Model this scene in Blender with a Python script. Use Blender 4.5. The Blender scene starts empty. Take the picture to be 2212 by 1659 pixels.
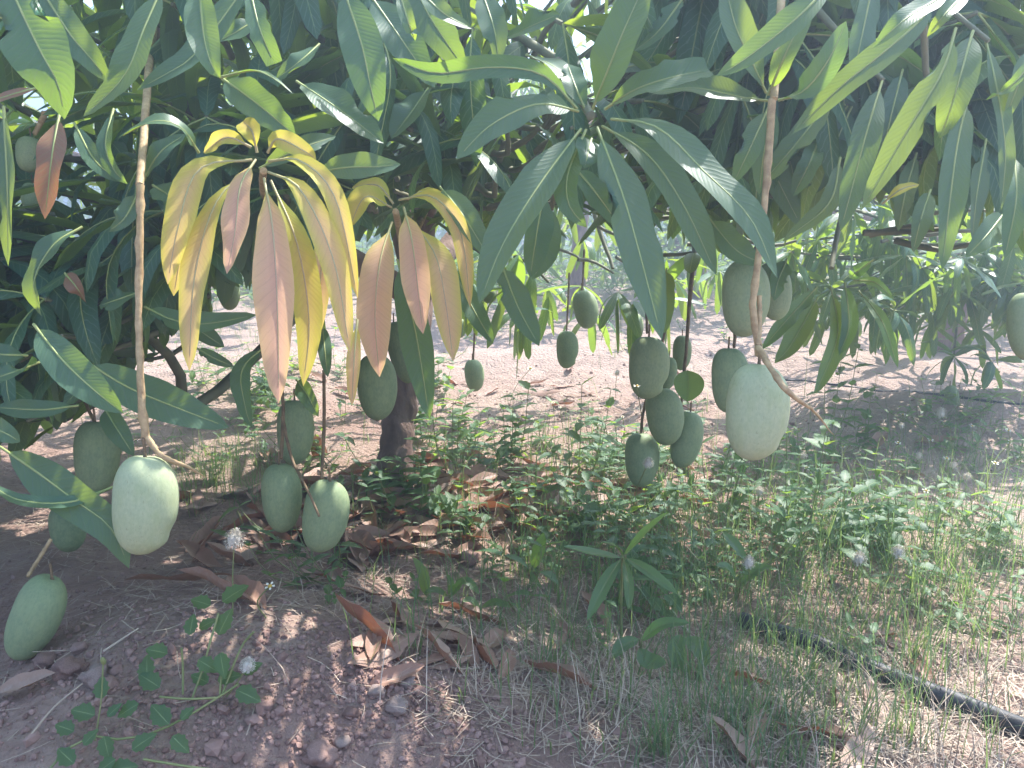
import bpy, math, random
import numpy as np
from mathutils import Vector, Matrix, noise

random.seed(7)
rng = np.random.default_rng(7)
S = bpy.context.scene
COL = S.collection

# ------------------------------------------------------------------ camera, world, sun, exposure
CAM_H, PITCH, FPX = 0.80, math.radians(12), 1658.0      # FPX: focal length for a 2212 px wide picture
cam_d = bpy.data.cameras.new('camera')
cam = bpy.data.objects.new('camera', cam_d)
COL.objects.link(cam)
cam.location = (0, 0, CAM_H)
cam.rotation_euler = (math.pi / 2 - PITCH, 0, 0)
cam_d.sensor_width = 36
cam_d.lens = 36 * FPX / 2212
cam_d.clip_start = 0.02
cam_d.clip_end = 2000
S.camera = cam

SUN_EL, SUN_AZ = math.radians(56), math.radians(38)
sdir = Vector((math.sin(SUN_AZ) * math.cos(SUN_EL), math.cos(SUN_AZ) * math.cos(SUN_EL), math.sin(SUN_EL)))
w = bpy.data.worlds.new('World')
S.world = w
w.use_nodes = True
nt = w.node_tree
bg = nt.nodes['Background']
sky = nt.nodes.new('ShaderNodeTexSky')
sky.sky_type = 'NISHITA'
sky.sun_disc = False
sky.sun_elevation = SUN_EL
sky.sun_rotation = SUN_AZ
sky.dust_density = 1.2
nt.links.new(sky.outputs[0], bg.inputs[0])
bg.inputs[1].default_value = 0.15
sl = bpy.data.lights.new('sun', 'SUN')
sl.energy = 4.0
sl.angle = math.radians(0.55)
sl.color = (1.0, 0.965, 0.93)
so = bpy.data.objects.new('sun', sl)
COL.objects.link(so)
so.rotation_euler = sdir.to_track_quat('Z', 'Y').to_euler()
S.view_settings.view_transform = 'Standard'
S.view_settings.look = 'None'
S.view_settings.gamma = 1.0
S.view_settings.use_curve_mapping = False
S.view_settings.exposure = 2.08
S.render.engine = 'CYCLES'
S.cycles.max_bounces = 8
S.cycles.diffuse_bounces = 4
S.cycles.transmission_bounces = 4
S.cycles.volume_bounces = 0
S.cycles.use_denoising = True

# ------------------------------------------------------------------ helpers: picture geometry of the place
SP, CP = math.sin(PITCH), math.cos(PITCH)
def P(u, v, d):
    a, b = (u - 1106) / FPX, (829.5 - v) / FPX
    return Vector((d * a, d * (CP + b * SP), CAM_H + d * (-SP + b * CP)))
def proj(q):
    """arrays (n,3) -> u, v, depth"""
    q = np.atleast_2d(q)
    dz = q[:, 2] - CAM_H
    d = q[:, 1] * CP - dz * SP
    dd = np.where(np.abs(d) < 1e-4, 1e-4, d)
    return 1106 + FPX * q[:, 0] / dd, 829.5 - FPX * (q[:, 1] * SP + dz * CP) / dd, d
BUMPS = [(-0.62, 1.16, 0.40, 0.34, 0.16), (-0.25, 1.05, 0.35, 0.22, 0.07), (1.0, 4.4, 1.1, 0.45, 0.13), (-1.4, 3.9, 1.0, 0.6, 0.10),
         (2.1, 3.1, 0.7, 0.35, 0.10), (0.2, 7.5, 3.0, 0.9, 0.12), (-0.42, 2.35, 0.5, 0.4, 0.05)]
def gh(x, y):
    h = 0.0
    for bx, by, rx, ry, a in BUMPS:
        e = ((x - bx) / rx) ** 2 + ((y - by) / ry) ** 2
        if e < 9:
            h += a * math.exp(-e)
    r = math.hypot(x, y)
    if r < 14:
        h += 0.035 * noise.noise((x * 1.3, y * 1.3, 0)) + 0.016 * noise.noise((x * 4, y * 4, 3))
        if r < 5:
            h += 0.008 * noise.noise((x * 13, y * 13, 5)) + 0.005 * noise.noise((x * 19, y * 19, 9))
    return h
def G(u, v):
    """the ground point seen at u, v"""
    a, b = (u - 1106) / FPX, (829.5 - v) / FPX
    dy, dz = CP + b * SP, -SP + b * CP
    d, st = 0.4, 0.02
    while d < 40:
        if CAM_H + d * dz <= gh(d * a, d * dy):
            lo_, hi_ = d - st, d
            for _ in range(7):
                d = (lo_ + hi_) / 2
                if CAM_H + d * dz <= gh(d * a, d * dy): hi_ = d
                else: lo_ = d
            break
        st = 0.03 if d < 3 else 0.2
        d += st
    return Vector((d * a, d * dy, gh(d * a, d * dy)))

# ------------------------------------------------------------------ helpers: objects
def tag(o, label=None, cat=None, group=None, kind=None):
    if label: o['label'] = label
    if cat: o['category'] = cat
    if group: o['group'] = group
    if kind: o['kind'] = kind
    return o
def adopt(o, parent):
    o.parent = parent
    o.matrix_parent_inverse = Matrix.Translation(-parent.location) if parent.type == 'EMPTY' and parent.parent is None else Matrix.Identity(4)
def link(name, me, parent=None, M=None):
    o = bpy.data.objects.new(name, me)
    COL.objects.link(o)
    if parent is not None:
        adopt(o, parent)
    if M is not None:
        o.matrix_basis = M
    return o
def empty(name, loc):
    o = bpy.data.objects.new(name, None)
    COL.objects.link(o)
    o.location = loc
    o.empty_display_size = 0.05
    return o

class MB:
    """collects polygons (all of one corner count per batch) into one mesh"""
    def __init__(s):
        s.V, s.F, s.M, s.UV, s.R, s.n = [], [], [], [], [], 0
    def add(s, V, F, mi=0, uv=None, rnd=0.0):
        V = np.asarray(V, dtype=np.float32).reshape(-1, 3)
        F = np.asarray(F, dtype=np.int32)
        s.V.append(V)
        s.F.append(F + s.n)
        s.M.append(np.full(len(F), mi, dtype=np.int32) if np.isscalar(mi) else np.asarray(mi, dtype=np.int32))
        s.UV.append(np.zeros((len(V), 2), dtype=np.float32) if uv is None else np.asarray(uv, dtype=np.float32))
        s.R.append(np.full(len(V), rnd, dtype=np.float32) if np.isscalar(rnd) else np.asarray(rnd, dtype=np.float32))
        s.n += len(V)
    def mesh(s, name, mats, smooth=True):
        me = bpy.data.meshes.new(name)
        if not s.V:
            return me
        V = np.concatenate(s.V)
        loops = np.concatenate([f.ravel() for f in s.F])
        cnt = np.concatenate([np.full(len(f), f.shape[1], dtype=np.int32) for f in s.F])
        me.vertices.add(len(V))
        me.vertices.foreach_set('co', V.ravel())
        me.loops.add(len(loops))
        me.loops.foreach_set('vertex_index', loops)
        me.polygons.add(len(cnt))
        me.polygons.foreach_set('loop_start', np.concatenate([[0], np.cumsum(cnt)[:-1]]).astype(np.int32))
        me.polygons.foreach_set('material_index', np.concatenate(s.M))
        me.polygons.foreach_set('use_smooth', np.full(len(cnt), smooth))
        uvl = me.uv_layers.new(name='UVMap')
        uvl.data.foreach_set('uv', np.concatenate(s.UV)[loops].ravel())
        at = me.attributes.new('rnd', 'FLOAT', 'POINT')
        at.data.foreach_set('value', np.concatenate(s.R))
        for m in mats:
            me.materials.append(m)
        me.update(calc_edges=True)
        return me

def spline(pts, n):
    pts = [np.array(p, dtype=float) for p in pts]
    if len(pts) == 2:
        t = np.linspace(0, 1, n)[:, None]
        return pts[0] * (1 - t) + pts[1] * t
    p = [2 * pts[0] - pts[1]] + pts + [2 * pts[-1] - pts[-2]]
    seg = len(pts) - 1
    out = []
    for k in range(n):
        x = k / (n - 1) * seg
        i = min(int(x), seg - 1)
        t = x - i
        a, b, c, d = p[i:i + 4]
        out.append(0.5 * (2 * b + (c - a) * t + (2 * a - 5 * b + 4 * c - d) * t * t + (3 * b - a - 3 * c + d) * t ** 3))
    out = np.array(out)
    L = np.concatenate([[0], np.cumsum(np.linalg.norm(np.diff(out, axis=0), axis=1))])
    q = np.linspace(0, L[-1], n)
    return np.stack([np.interp(q, L, out[:, k]) for k in range(3)], axis=1)
def frames(path):
    T = np.gradient(path, axis=0)
    T /= np.linalg.norm(T, axis=1)[:, None] + 1e-9
    return T
def tube(mb, path, r, sides=6, mi=0, rnd=0.0, jitter=0.0, cap=True):
    path = np.asarray(path, dtype=float)
    n = len(path)
    r = np.full(n, r) if np.isscalar(r) else np.interp(np.linspace(0, 1, n), np.linspace(0, 1, len(r)), r)
    T = frames(path)
    ref = np.array([0.31, 0.17, 0.93]) if abs(T[0][2]) < 0.8 else np.array([0.9, 0.3, 0.1])
    A = np.cross(T, ref); A /= np.linalg.norm(A, axis=1)[:, None]
    B = np.cross(T, A)
    th = np.arange(sides) / sides * 2 * math.pi
    rr = r[:, None] * (1 + jitter * rng.standard_normal((n, sides)))
    V = path[:, None, :] + rr[:, :, None] * (np.cos(th)[None, :, None] * A[:, None, :] + np.sin(th)[None, :, None] * B[:, None, :])
    i = np.arange(n - 1)[:, None] * sides
    j = np.arange(sides)[None, :]
    k = (j + 1) % sides
    F = np.stack([i + j, i + k, i + sides + k, i + sides + j], axis=-1).reshape(-1, 4)
    uv = np.stack(np.broadcast_arrays(np.linspace(0, 1, n)[:, None], th[None, :] / 6.2832), axis=-1).reshape(-1, 2)
    mb.add(V.reshape(-1, 3), F, mi, uv, rnd)
    if cap:
        mb.add(np.vstack([V[-1], path[-1] + T[-1] * r[-1] * 0.6]), [[a, (a + 1) % sides, sides] for a in range(sides)], mi, None, rnd)

# ------------------------------------------------------------------ materials
class NG:
    def __init__(s, name):
        s.m = bpy.data.materials.new(name)
        s.m.use_nodes = True
        s.t = s.m.node_tree
        s.t.nodes.clear()
        s.out = s.t.nodes.new('ShaderNodeOutputMaterial')
    def n(s, typ, ins=None, **kw):
        x = s.t.nodes.new('ShaderNode' + typ)
        for k, v in kw.items():
            setattr(x, k, v)
        for k, v in (ins or {}).items():
            if isinstance(v, bpy.types.NodeSocket):
                s.t.links.new(v, x.inputs[k])
            else:
                x.inputs[k].default_value = v
        return x
    def math(s, op, a, b=0.0, c=0.0):
        return s.n('Math', {0: a, 1: b, 2: c}, operation=op).outputs[0]
    def mix(s, f, a, b, mode='MIX'):
        x = s.n('Mix', {0: f, 6: a, 7: b}, data_type='RGBA', blend_type=mode)
        return x.outputs[2]
    def ramp(s, f, stops):
        x = s.n('ValToRGB', {0: f})
        e = x.color_ramp.elements
        while len(e) < len(stops):
            e.new(0.5)
        for k, (p, c) in enumerate(stops):
            e[k].position = p
            e[k].color = c if len(c) == 4 else (*c, 1)
        return x.outputs[0]
    def noise(s, vec, scale, detail=3, rough=0.55):
        return s.n('TexNoise', {'Vector': vec, 'Scale': scale, 'Detail': detail, 'Roughness': rough}).outputs[0]
    def bump(s, h, strength, dist):
        return s.n('Bump', {'Height': h, 'Strength': strength, 'Distance': dist}).outputs[0]
    def surf(s, sh):
        s.t.links.new(sh, s.out.inputs[0])
        return s.m
C4 = lambda r, g, b: (r, g, b, 1.0)

def leaf_material(name, young=False, veins=True, trans=0.34, dark=(0.023, 0.088, 0.070), mid=(0.040, 0.124, 0.090),
                  under=(0.085, 0.155, 0.100), tcol=(0.42, 0.66, 0.045), vein=(0.24, 0.34, 0.19), rough=0.42, nv=15.0):
    g = NG(name)
    uv = g.n('UVMap').outputs[0]
    sx = g.n('SeparateXYZ', {0: uv})
    oi = g.n('ObjectInfo')
    at = g.n('Attribute', attribute_name='rnd')
    rnd = g.math('FRACT', g.math('ADD', oi.outputs['Random'], at.outputs['Fac']))
    a = g.math('MULTIPLY', g.math('ABSOLUTE', g.math('SUBTRACT', sx.outputs[1], 0.5)), 2.0)
    x = g.math('ADD', g.math('MULTIPLY_ADD', sx.outputs[0], nv, g.math('MULTIPLY', a, -1.7)), g.math('MULTIPLY', rnd, 7.0))
    geo = g.n('NewGeometry')
    co = g.n('TexCoord').outputs['Object']
    nz = g.noise(co, 14, 3)
    pp = g.math('PINGPONG', g.math('ADD', x, g.math('MULTIPLY', nz, 1.3)), 0.5)
    line = g.n('MapRange', {0: pp, 1: 0.035, 2: 0.10, 3: 1.0, 4: 0.0}).outputs[0]
    line = g.math('MULTIPLY', line, g.n('MapRange', {0: a, 1: 0.80, 2: 0.98, 3: 1.0, 4: 0.0}).outputs[0])
    rib = g.n('MapRange', {0: a, 1: 0.02, 2: 0.06, 3: 1.0, 4: 0.0}).outputs[0]
    if young:
        shift = g.n('SeparateColor', {0: oi.outputs['Color']}).outputs[0]     # 0 pink .. 1 yellow
        f = g.math('ADD', g.math('ADD', g.math('MULTIPLY', g.math('POWER', a, 1.6), 0.32), g.math('MULTIPLY', shift, 0.62)),
                   g.math('MULTIPLY', g.math('SUBTRACT', nz, 0.5), 0.12))
        f = g.math('ADD', f, g.n('MapRange', {0: sx.outputs[0], 1: 0.0, 2: 0.42, 3: 0.42, 4: 0.0}).outputs[0])
        base = g.ramp(f, [(0.0, (0.86, 0.50, 0.35)), (0.36, (0.86, 0.56, 0.30)), (0.68, (0.72, 0.62, 0.14)), (1.0, (0.56, 0.60, 0.10))])
        base = g.mix(g.math('MULTIPLY', line, 0.16), base, C4(0.58, 0.32, 0.22))
        base = g.mix(g.math('MULTIPLY', rib, 0.6), base, C4(0.58, 0.27, 0.22))
        tc = g.mix(g.math('MULTIPLY', f, 0.6), base, C4(1.0, 0.80, 0.07))
    else:
        base = g.mix(g.math('ADD', g.math('MULTIPLY', nz, 0.6), g.math('MULTIPLY', rnd, 0.5)), C4(*dark), C4(*mid))
        base = g.mix(g.math('MULTIPLY', line, 0.55 if veins else 0.2), base, C4(*vein))
        base = g.mix(g.math('MULTIPLY', rib, 0.8), base, C4(vein[0] * 1.4, vein[1] * 1.3, vein[2]))
        spots = g.n('MapRange', {0: g.noise(co, 70, 2), 1: 0.70, 2: 0.76, 3: 0.0, 4: 0.6}).outputs[0]
        base = g.mix(spots, base, C4(0.12, 0.10, 0.04))
        base = g.mix(g.math('MULTIPLY', geo.outputs['Backfacing'], 0.8), base, C4(*under))
        tc = g.mix(g.math('MULTIPLY', line, 0.5), g.mix(rnd, C4(*tcol), C4(tcol[0] * 1.25, tcol[1] * 1.0, tcol[2])), C4(0.40, 0.52, 0.08))
    hgt = g.math('SUBTRACT', g.math('MULTIPLY', g.math('SINE', g.math('MULTIPLY', pp, 6.28)), 0.6), g.math('MULTIPLY', line, 0.5))
    bp = g.bump(g.math('ADD', hgt, g.math('MULTIPLY', g.noise(co, 45, 2), 0.8)), 0.10, 0.002)
    pr = g.n('BsdfPrincipled', {'Base Color': base, 'Roughness': rough, 'Normal': bp, 'IOR': 1.45})
    if young:
        pr.inputs['Specular IOR Level'].default_value = 0.35
    tr = g.n('BsdfTranslucent', {'Color': tc, 'Normal': bp})
    mx = g.n('MixShader', {0: trans, 1: pr.outputs[0], 2: tr.outputs[0]})
    return g.surf(mx.outputs[0])

M = {}
M['leaf'] = leaf_material('mature_leaf')
M['young'] = leaf_material('young_leaf', young=True, trans=0.46, rough=0.45, nv=20)
M['weed'] = leaf_material('weed_leaf', veins=False, dark=(0.036, 0.095, 0.048), mid=(0.07, 0.15, 0.065), under=(0.10, 0.17, 0.10),
                          tcol=(0.38, 0.64, 0.07), rough=0.5, nv=9, trans=0.38)
M['grass'] = leaf_material('grass_blade', veins=False, dark=(0.06, 0.13, 0.07), mid=(0.14, 0.20, 0.10), under=(0.1, 0.17, 0.09),
                           tcol=(0.30, 0.48, 0.12), rough=0.45, nv=1, trans=0.35)
M['rust'] = leaf_material('rust_leaf', dark=(0.22, 0.10, 0.055), mid=(0.30, 0.15, 0.07), under=(0.30, 0.17, 0.10), tcol=(0.60, 0.25, 0.06), vein=(0.36, 0.22, 0.12), trans=0.25)

def plain(name, c1, c2, scale=20, rough=0.7, bump=0.3, bdist=0.003, spec=0.5, detail=4, stretch=None, rnd=0.0):
    g = NG(name)
    co = g.n('TexCoord').outputs['Object']
    if stretch:
        co = g.n('Mapping', {0: co, 3: stretch}).outputs[0]
    nz = g.noise(co, scale, detail)
    f = g.n('MapRange', {0: nz, 1: 0.32, 2: 0.68}).outputs[0]
    if rnd:
        at = g.n('Attribute', attribute_name='rnd')
        oi = g.n('ObjectInfo')
        f = g.math('ADD', g.math('MULTIPLY', f, 1 - rnd), g.math('MULTIPLY', g.math('FRACT', g.math('ADD', oi.outputs['Random'], at.outputs['Fac'])), rnd))
    pr = g.n('BsdfPrincipled', {'Base Color': g.mix(f, C4(*c1), C4(*c2)), 'Roughness': rough, 'Specular IOR Level': spec})
    if bump:
        g.t.links.new(g.bump(nz, bump, bdist), pr.inputs['Normal'])
    return g.surf(pr.outputs[0])
M['midrib'] = plain('leaf_midrib', (0.30, 0.36, 0.11), (0.38, 0.41, 0.14), 30, 0.5, 0)
M['youngrib'] = plain('young_leaf_midrib', (0.50, 0.34, 0.20), (0.46, 0.46, 0.18), 8, 0.5, 0)
M['stalk'] = plain('fruit_stalk', (0.34, 0.22, 0.11), (0.58, 0.42, 0.22), 70, 0.7, 0.6, 0.004)
M['thinstalk'] = plain('thin_stalk', (0.14, 0.09, 0.05), (0.28, 0.19, 0.10), 60, 0.8, 0.4)
M['bark'] = plain('bark', (0.15, 0.095, 0.078), (0.34, 0.235, 0.19), 26, 0.9, 0.9, 0.012, 0.3, 6, (1, 1, 0.3))
M['twig'] = plain('green_twig', (0.13, 0.14, 0.08), (0.22, 0.21, 0.12), 22, 0.7, 0.4)
M['straw'] = plain('straw', (0.32, 0.235, 0.17), (0.60, 0.485, 0.37), 9, 0.8, 0, rnd=0.8)
M['stem'] = plain('weed_stem', (0.17, 0.22, 0.07), (0.30, 0.30, 0.12), 20, 0.6, 0)
M['clod'] = plain('soil_clod', (0.18, 0.105, 0.085), (0.42, 0.28, 0.235), 30, 0.95, 0.6, 0.004, 0.2, 5, None, 0.5)
M['stone'] = plain('stone', (0.22, 0.155, 0.13), (0.38, 0.29, 0.25), 24, 0.85, 0.5, 0.004, 0.3, 5, None, 0.3)
M['pipe'] = plain('black_polythene', (0.022, 0.023, 0.026), (0.055, 0.055, 0.058), 40, 0.55, 0.1, 0.001)
M['fluff'] = plain('seed_fluff', (0.62, 0.56, 0.46), (0.75, 0.70, 0.62), 60, 0.9, 0)
M['petal'] = plain('white_petal', (0.72, 0.68, 0.55), (0.78, 0.76, 0.66), 60, 0.7, 0)
M['disc'] = plain('yellow_disc', (0.55, 0.34, 0.05), (0.62, 0.42, 0.08), 60, 0.8, 0.4)

def dry_leaf_material():
    g = NG('dry_leaf')
    uv = g.n('UVMap').outputs[0]
    sx = g.n('SeparateXYZ', {0: uv})
    oi = g.n('ObjectInfo')
    co = g.n('TexCoord').outputs['Object']
    a = g.math('MULTIPLY', g.math('ABSOLUTE', g.math('SUBTRACT', sx.outputs[1], 0.5)), 2.0)
    at = g.n('Attribute', attribute_name='rnd')
    rnd = g.n('SeparateColor', {0: oi.outputs['Color']}).outputs[0]
    nz = g.noise(co, 18, 4)
    f = g.math('ADD', g.math('MULTIPLY', rnd, 0.70), g.math('MULTIPLY', nz, 0.35))
    base = g.ramp(f, [(0.12, (0.15, 0.058, 0.038)), (0.42, (0.30, 0.125, 0.08)), (0.68, (0.37, 0.21, 0.145)), (0.95, (0.48, 0.38, 0.31))])
    rib = g.n('MapRange', {0: a, 1: 0.03, 2: 0.08, 3: 0.7, 4: 0.0}).outputs[0]
    base = g.mix(rib, base, C4(0.40, 0.26, 0.16))
    back = g.n('NewGeometry').outputs['Backfacing']
    base = g.mix(g.math('MULTIPLY', back, 0.45), base, C4(0.42, 0.31, 0.23))
    bp = g.bump(g.math('ADD', nz, g.math('SINE', g.math('MULTIPLY_ADD', sx.outputs[0], 90, g.math('MULTIPLY', a, -9)))), 0.10, 0.002)
    pr = g.n('BsdfPrincipled', {'Base Color': base, 'Roughness': 0.55, 'Normal': bp})
    tr = g.n('BsdfTranslucent', {'Color': C4(0.45, 0.16, 0.06)})
    return g.surf(g.n('MixShader', {0: 0.15, 1: pr.outputs[0], 2: tr.outputs[0]}).outputs[0])
M['dry'] = dry_leaf_material()

def mango_material():
    g = NG('mango_skin')
    co = g.n('TexCoord').outputs['Object']
    oi = g.n('ObjectInfo')
    frost = g.n('SeparateColor', {0: oi.outputs['Color']}).outputs[0]
    sp = g.n('SeparateXYZ', {0: co})
    nz = g.noise(co, 22, 3)
    skin = g.mix(nz, C4(0.12, 0.205, 0.095), C4(0.215, 0.285, 0.135))
    bloom = g.mix(nz, C4(0.38, 0.44, 0.27), C4(0.50, 0.53, 0.31))
    base = g.mix(g.math('ADD', g.math('MULTIPLY', frost, 0.9), g.math('MULTIPLY', g.math('SUBTRACT', nz, 0.5), 0.35)), skin, bloom)
    vo = g.n('TexVoronoi', {'Vector': co, 'Scale': 170.0}).outputs['Distance']
    big = g.noise(co, 5, 2)
    base = g.mix(g.n('MapRange', {0: big, 1: 0.45, 2: 0.7, 3: 0.0, 4: 0.4}).outputs[0], base, C4(0.34, 0.40, 0.19))
    dots = g.n('MapRange', {0: vo, 1: 0.10, 2: 0.20, 3: 0.42, 4: 0.0}).outputs[0]
    base = g.mix(dots, base, C4(0.50, 0.54, 0.36))
    scuff = g.n('MapRange', {0: g.noise(g.n('Mapping', {0: co, 3: (1, 1, 0.25)}).outputs[0], 60, 2), 1: 0.64, 2: 0.72, 3: 0.0, 4: 0.5}).outputs[0]
    base = g.mix(scuff, base, C4(0.20, 0.19, 0.10))
    pr = g.n('BsdfPrincipled', {'Base Color': base, 'Roughness': g.n('MapRange', {0: nz, 1: 0.3, 2: 0.7, 3: 0.52, 4: 0.72}).outputs[0],
                                'Normal': g.bump(nz, 0.08, 0.004), 'Specular IOR Level': 0.3, 'Subsurface Weight': 0.08, 'Subsurface Radius': (0.01, 0.012, 0.005), 'Subsurface Scale': 0.5})
    return g.surf(pr.outputs[0])
M['mango'] = mango_material()

def soil_material():
    g = NG('soil')
    co = g.n('TexCoord').outputs['Object']
    n1 = g.noise(co, 1.1, 4)
    n2 = g.noise(co, 9, 6, 0.65)
    n3 = g.noise(co, 75, 5, 0.7)
    base = g.ramp(n2, [(0.28, (0.21, 0.112, 0.085)), (0.5, (0.34, 0.20, 0.155)), (0.72, (0.47, 0.315, 0.25))])
    base = g.mix(g.n('MapRange', {0: n1, 1: 0.42, 2: 0.62, 3: 0.0, 4: 0.55}).outputs[0], base, C4(0.40, 0.31, 0.24))
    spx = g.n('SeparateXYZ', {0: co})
    sun_straw = g.math('ADD', g.math('MAXIMUM', g.math('MULTIPLY_ADD', spx.outputs[1], 0.9, -2.7), g.math('MULTIPLY_ADD', spx.outputs[0], 1.6, -1.1)), g.math('MULTIPLY_ADD', g.noise(co, 2.3, 4), 1.6, -0.8))
    sun_straw = g.n('MapRange', {0: sun_straw, 1: 0.0, 2: 0.8, 3: 0.0, 4: 0.75}).outputs[0]        # straw-pale soil with sunlight put into its colour, beyond the tree and rightwards
    base = g.mix(sun_straw, base, g.mix(n2, C4(0.40, 0.275, 0.22), C4(0.64, 0.50, 0.43)))
    fib = g.noise(g.n('Mapping', {0: co, 2: (0, 0, 0.6), 3: (9, 70, 9)}).outputs[0], 1.6, 4)
    base = g.mix(g.n('MapRange', {0: fib, 1: 0.58, 2: 0.68, 3: 0.0, 4: 0.5}).outputs[0], base, C4(0.46, 0.37, 0.27))
    base = g.mix(0.35, base, g.mix(n3, C4(0.12, 0.08, 0.065), C4(0.46, 0.36, 0.30)))
    vo = g.n('TexVoronoi', {'Vector': co, 'Scale': 70.0}).outputs['Distance']
    h = g.math('ADD', g.math('ADD', n3, g.math('MULTIPLY', n2, 1.6)), g.math('MULTIPLY', vo, -0.7))
    pr = g.n('BsdfPrincipled', {'Base Color': base, 'Roughness': 0.95, 'Specular IOR Level': 0.15, 'Normal': g.bump(h, 0.9, 0.014)})
    return g.surf(pr.outputs[0])
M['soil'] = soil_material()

# ------------------------------------------------------------------ ground: one sheet, finer near the camera
def axis(lo, hi, fine_lo, fine_hi, step, grow=1.28):
    a = list(np.arange(fine_lo, fine_hi + 1e-6, step))
    s, x = step, fine_lo
    left = []
    while x > lo:
        s *= grow; x -= s; left.append(x)
    s, x = step, a[-1]
    right = []
    while x < hi:
        s *= grow; x += s; right.append(x)
    return np.array(left[::-1] + a + right)
ax, ay = axis(-600, 600, -2.2, 2.8, 0.022), axis(-300, 900, 0.7, 5.2, 0.022)
gv = np.zeros((len(ay), len(ax), 3), dtype=np.float32)
for j, y in enumerate(ay):
    for i, x in enumerate(ax):
        gv[j, i] = (x, y, gh(x, y))
nx = len(ax)
jj, ii = np.meshgrid(np.arange(len(ay) - 1), np.arange(nx - 1), indexing='ij')
q = (jj * nx + ii).ravel()
mb = MB()
mb.add(gv.reshape(-1, 3), np.stack([q, q + 1, q + nx + 1, q + nx], axis=1))
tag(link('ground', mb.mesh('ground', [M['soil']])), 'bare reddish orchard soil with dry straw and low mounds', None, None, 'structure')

# ------------------------------------------------------------------ leaves
def leaf_profile(t, petiole=0.09):
    x = np.clip((t - petiole) / (1 - petiole), 0, 1)
    return (x ** 0.62) * ((1 - x) ** 0.72) / ((0.463 ** 0.62) * (0.537 ** 0.72))
def leaf_geo(mb, path, Nrm, width, cols=6, fold=0.22, wave=0.07, cut=1.0, petiole=0.09, rib=True, phase=0.0, mi=0, ribmi=1, rnd=0.0, ribr=0.0016, nib=0.0, notch=0):
    n = len(path)
    T = frames(path)
    Sd = np.cross(Nrm, T); Sd /= np.linalg.norm(Sd, axis=1)[:, None] + 1e-9
    N = np.cross(T, Sd)
    t = np.linspace(0, 1, n)
    prof = leaf_profile(t * cut, petiole)
    w = 0.5 * width * np.maximum(prof, 0.0)
    s = np.linspace(-1, 1, cols + 1)
    W = w[:, None] * np.ones_like(s)[None, :]
    if nib:
        W = W * (1 - nib * np.abs(rng.standard_normal(W.shape)) * (np.abs(s) > 0.9)[None, :])
    if notch:
        for _ in range(notch):
            k_, sd_ = rng.integers(3, n - 3), rng.integers(0, 2)
            W[k_:k_ + 2, 0 if sd_ else -1] *= rng.uniform(0.35, 0.7)
    edge = np.abs(s)[None, :] ** 1.5
    h = fold * W * np.abs(s)[None, :] + wave * width * edge * np.sin(t[:, None] * 15 + phase + np.sign(s)[None, :] * 1.3) * prof[:, None]
    V = path[:, None, :] + Sd[:, None, :] * (W * s[None, :])[:, :, None] * 0.97 + N[:, None, :] * h[:, :, None]
    c = cols + 1
    i = np.arange(n - 1)[:, None] * c
    j = np.arange(cols)[None, :]
    F = np.stack([i + j, i + j + 1, i + c + j + 1, i + c + j], axis=-1).reshape(-1, 4)
    uv = np.stack(np.broadcast_arrays(t[:, None] * cut, 0.5 + 0.5 * s[None, :]), axis=-1).reshape(-1, 2)
    keep = (np.repeat(w[:-1], cols) > 1e-5) | (np.repeat(w[1:], cols) > 1e-5)
    mb.add(V.reshape(-1, 3), F[keep], mi, uv, rnd)
    if rib:
        m = max(4, int(n * 0.96))
        tube(mb, path[:m] - N[:m] * 0.0002, np.linspace(ribr * 1.25, ribr * 0.35, 6), 5, ribmi, rnd, 0, False)
VIEW = np.array([0, -CP, SP])      # towards the open side of the tree the leaves turn to
def bent_leaf(name, parent, pts, width, mats, nhint=None, **kw):
    """one leaf along world points, its broad side turned to nhint"""
    path = spline(pts, 15)
    org = path[0].copy()
    nh = np.array(nhint if nhint is not None else (rng.normal(0, 0.22), -0.85, 0.55 + rng.normal(0, 0.15)))
    Nrm = np.tile(nh / np.linalg.norm(nh), (15, 1))
    tw = kw.pop('twist', 0.0)
    if tw:
        T = frames(path)
        for k in range(15):
            Nrm[k] = np.array(Matrix.Rotation(tw * k / 14, 3, Vector(T[k])) @ Vector(Nrm[k]))
    m = MB()
    leaf_geo(m, path - org, Nrm, width, **kw)
    o = link(name, m.mesh(name, mats), parent, Matrix.Translation(Vector(org)))
    return o

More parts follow.
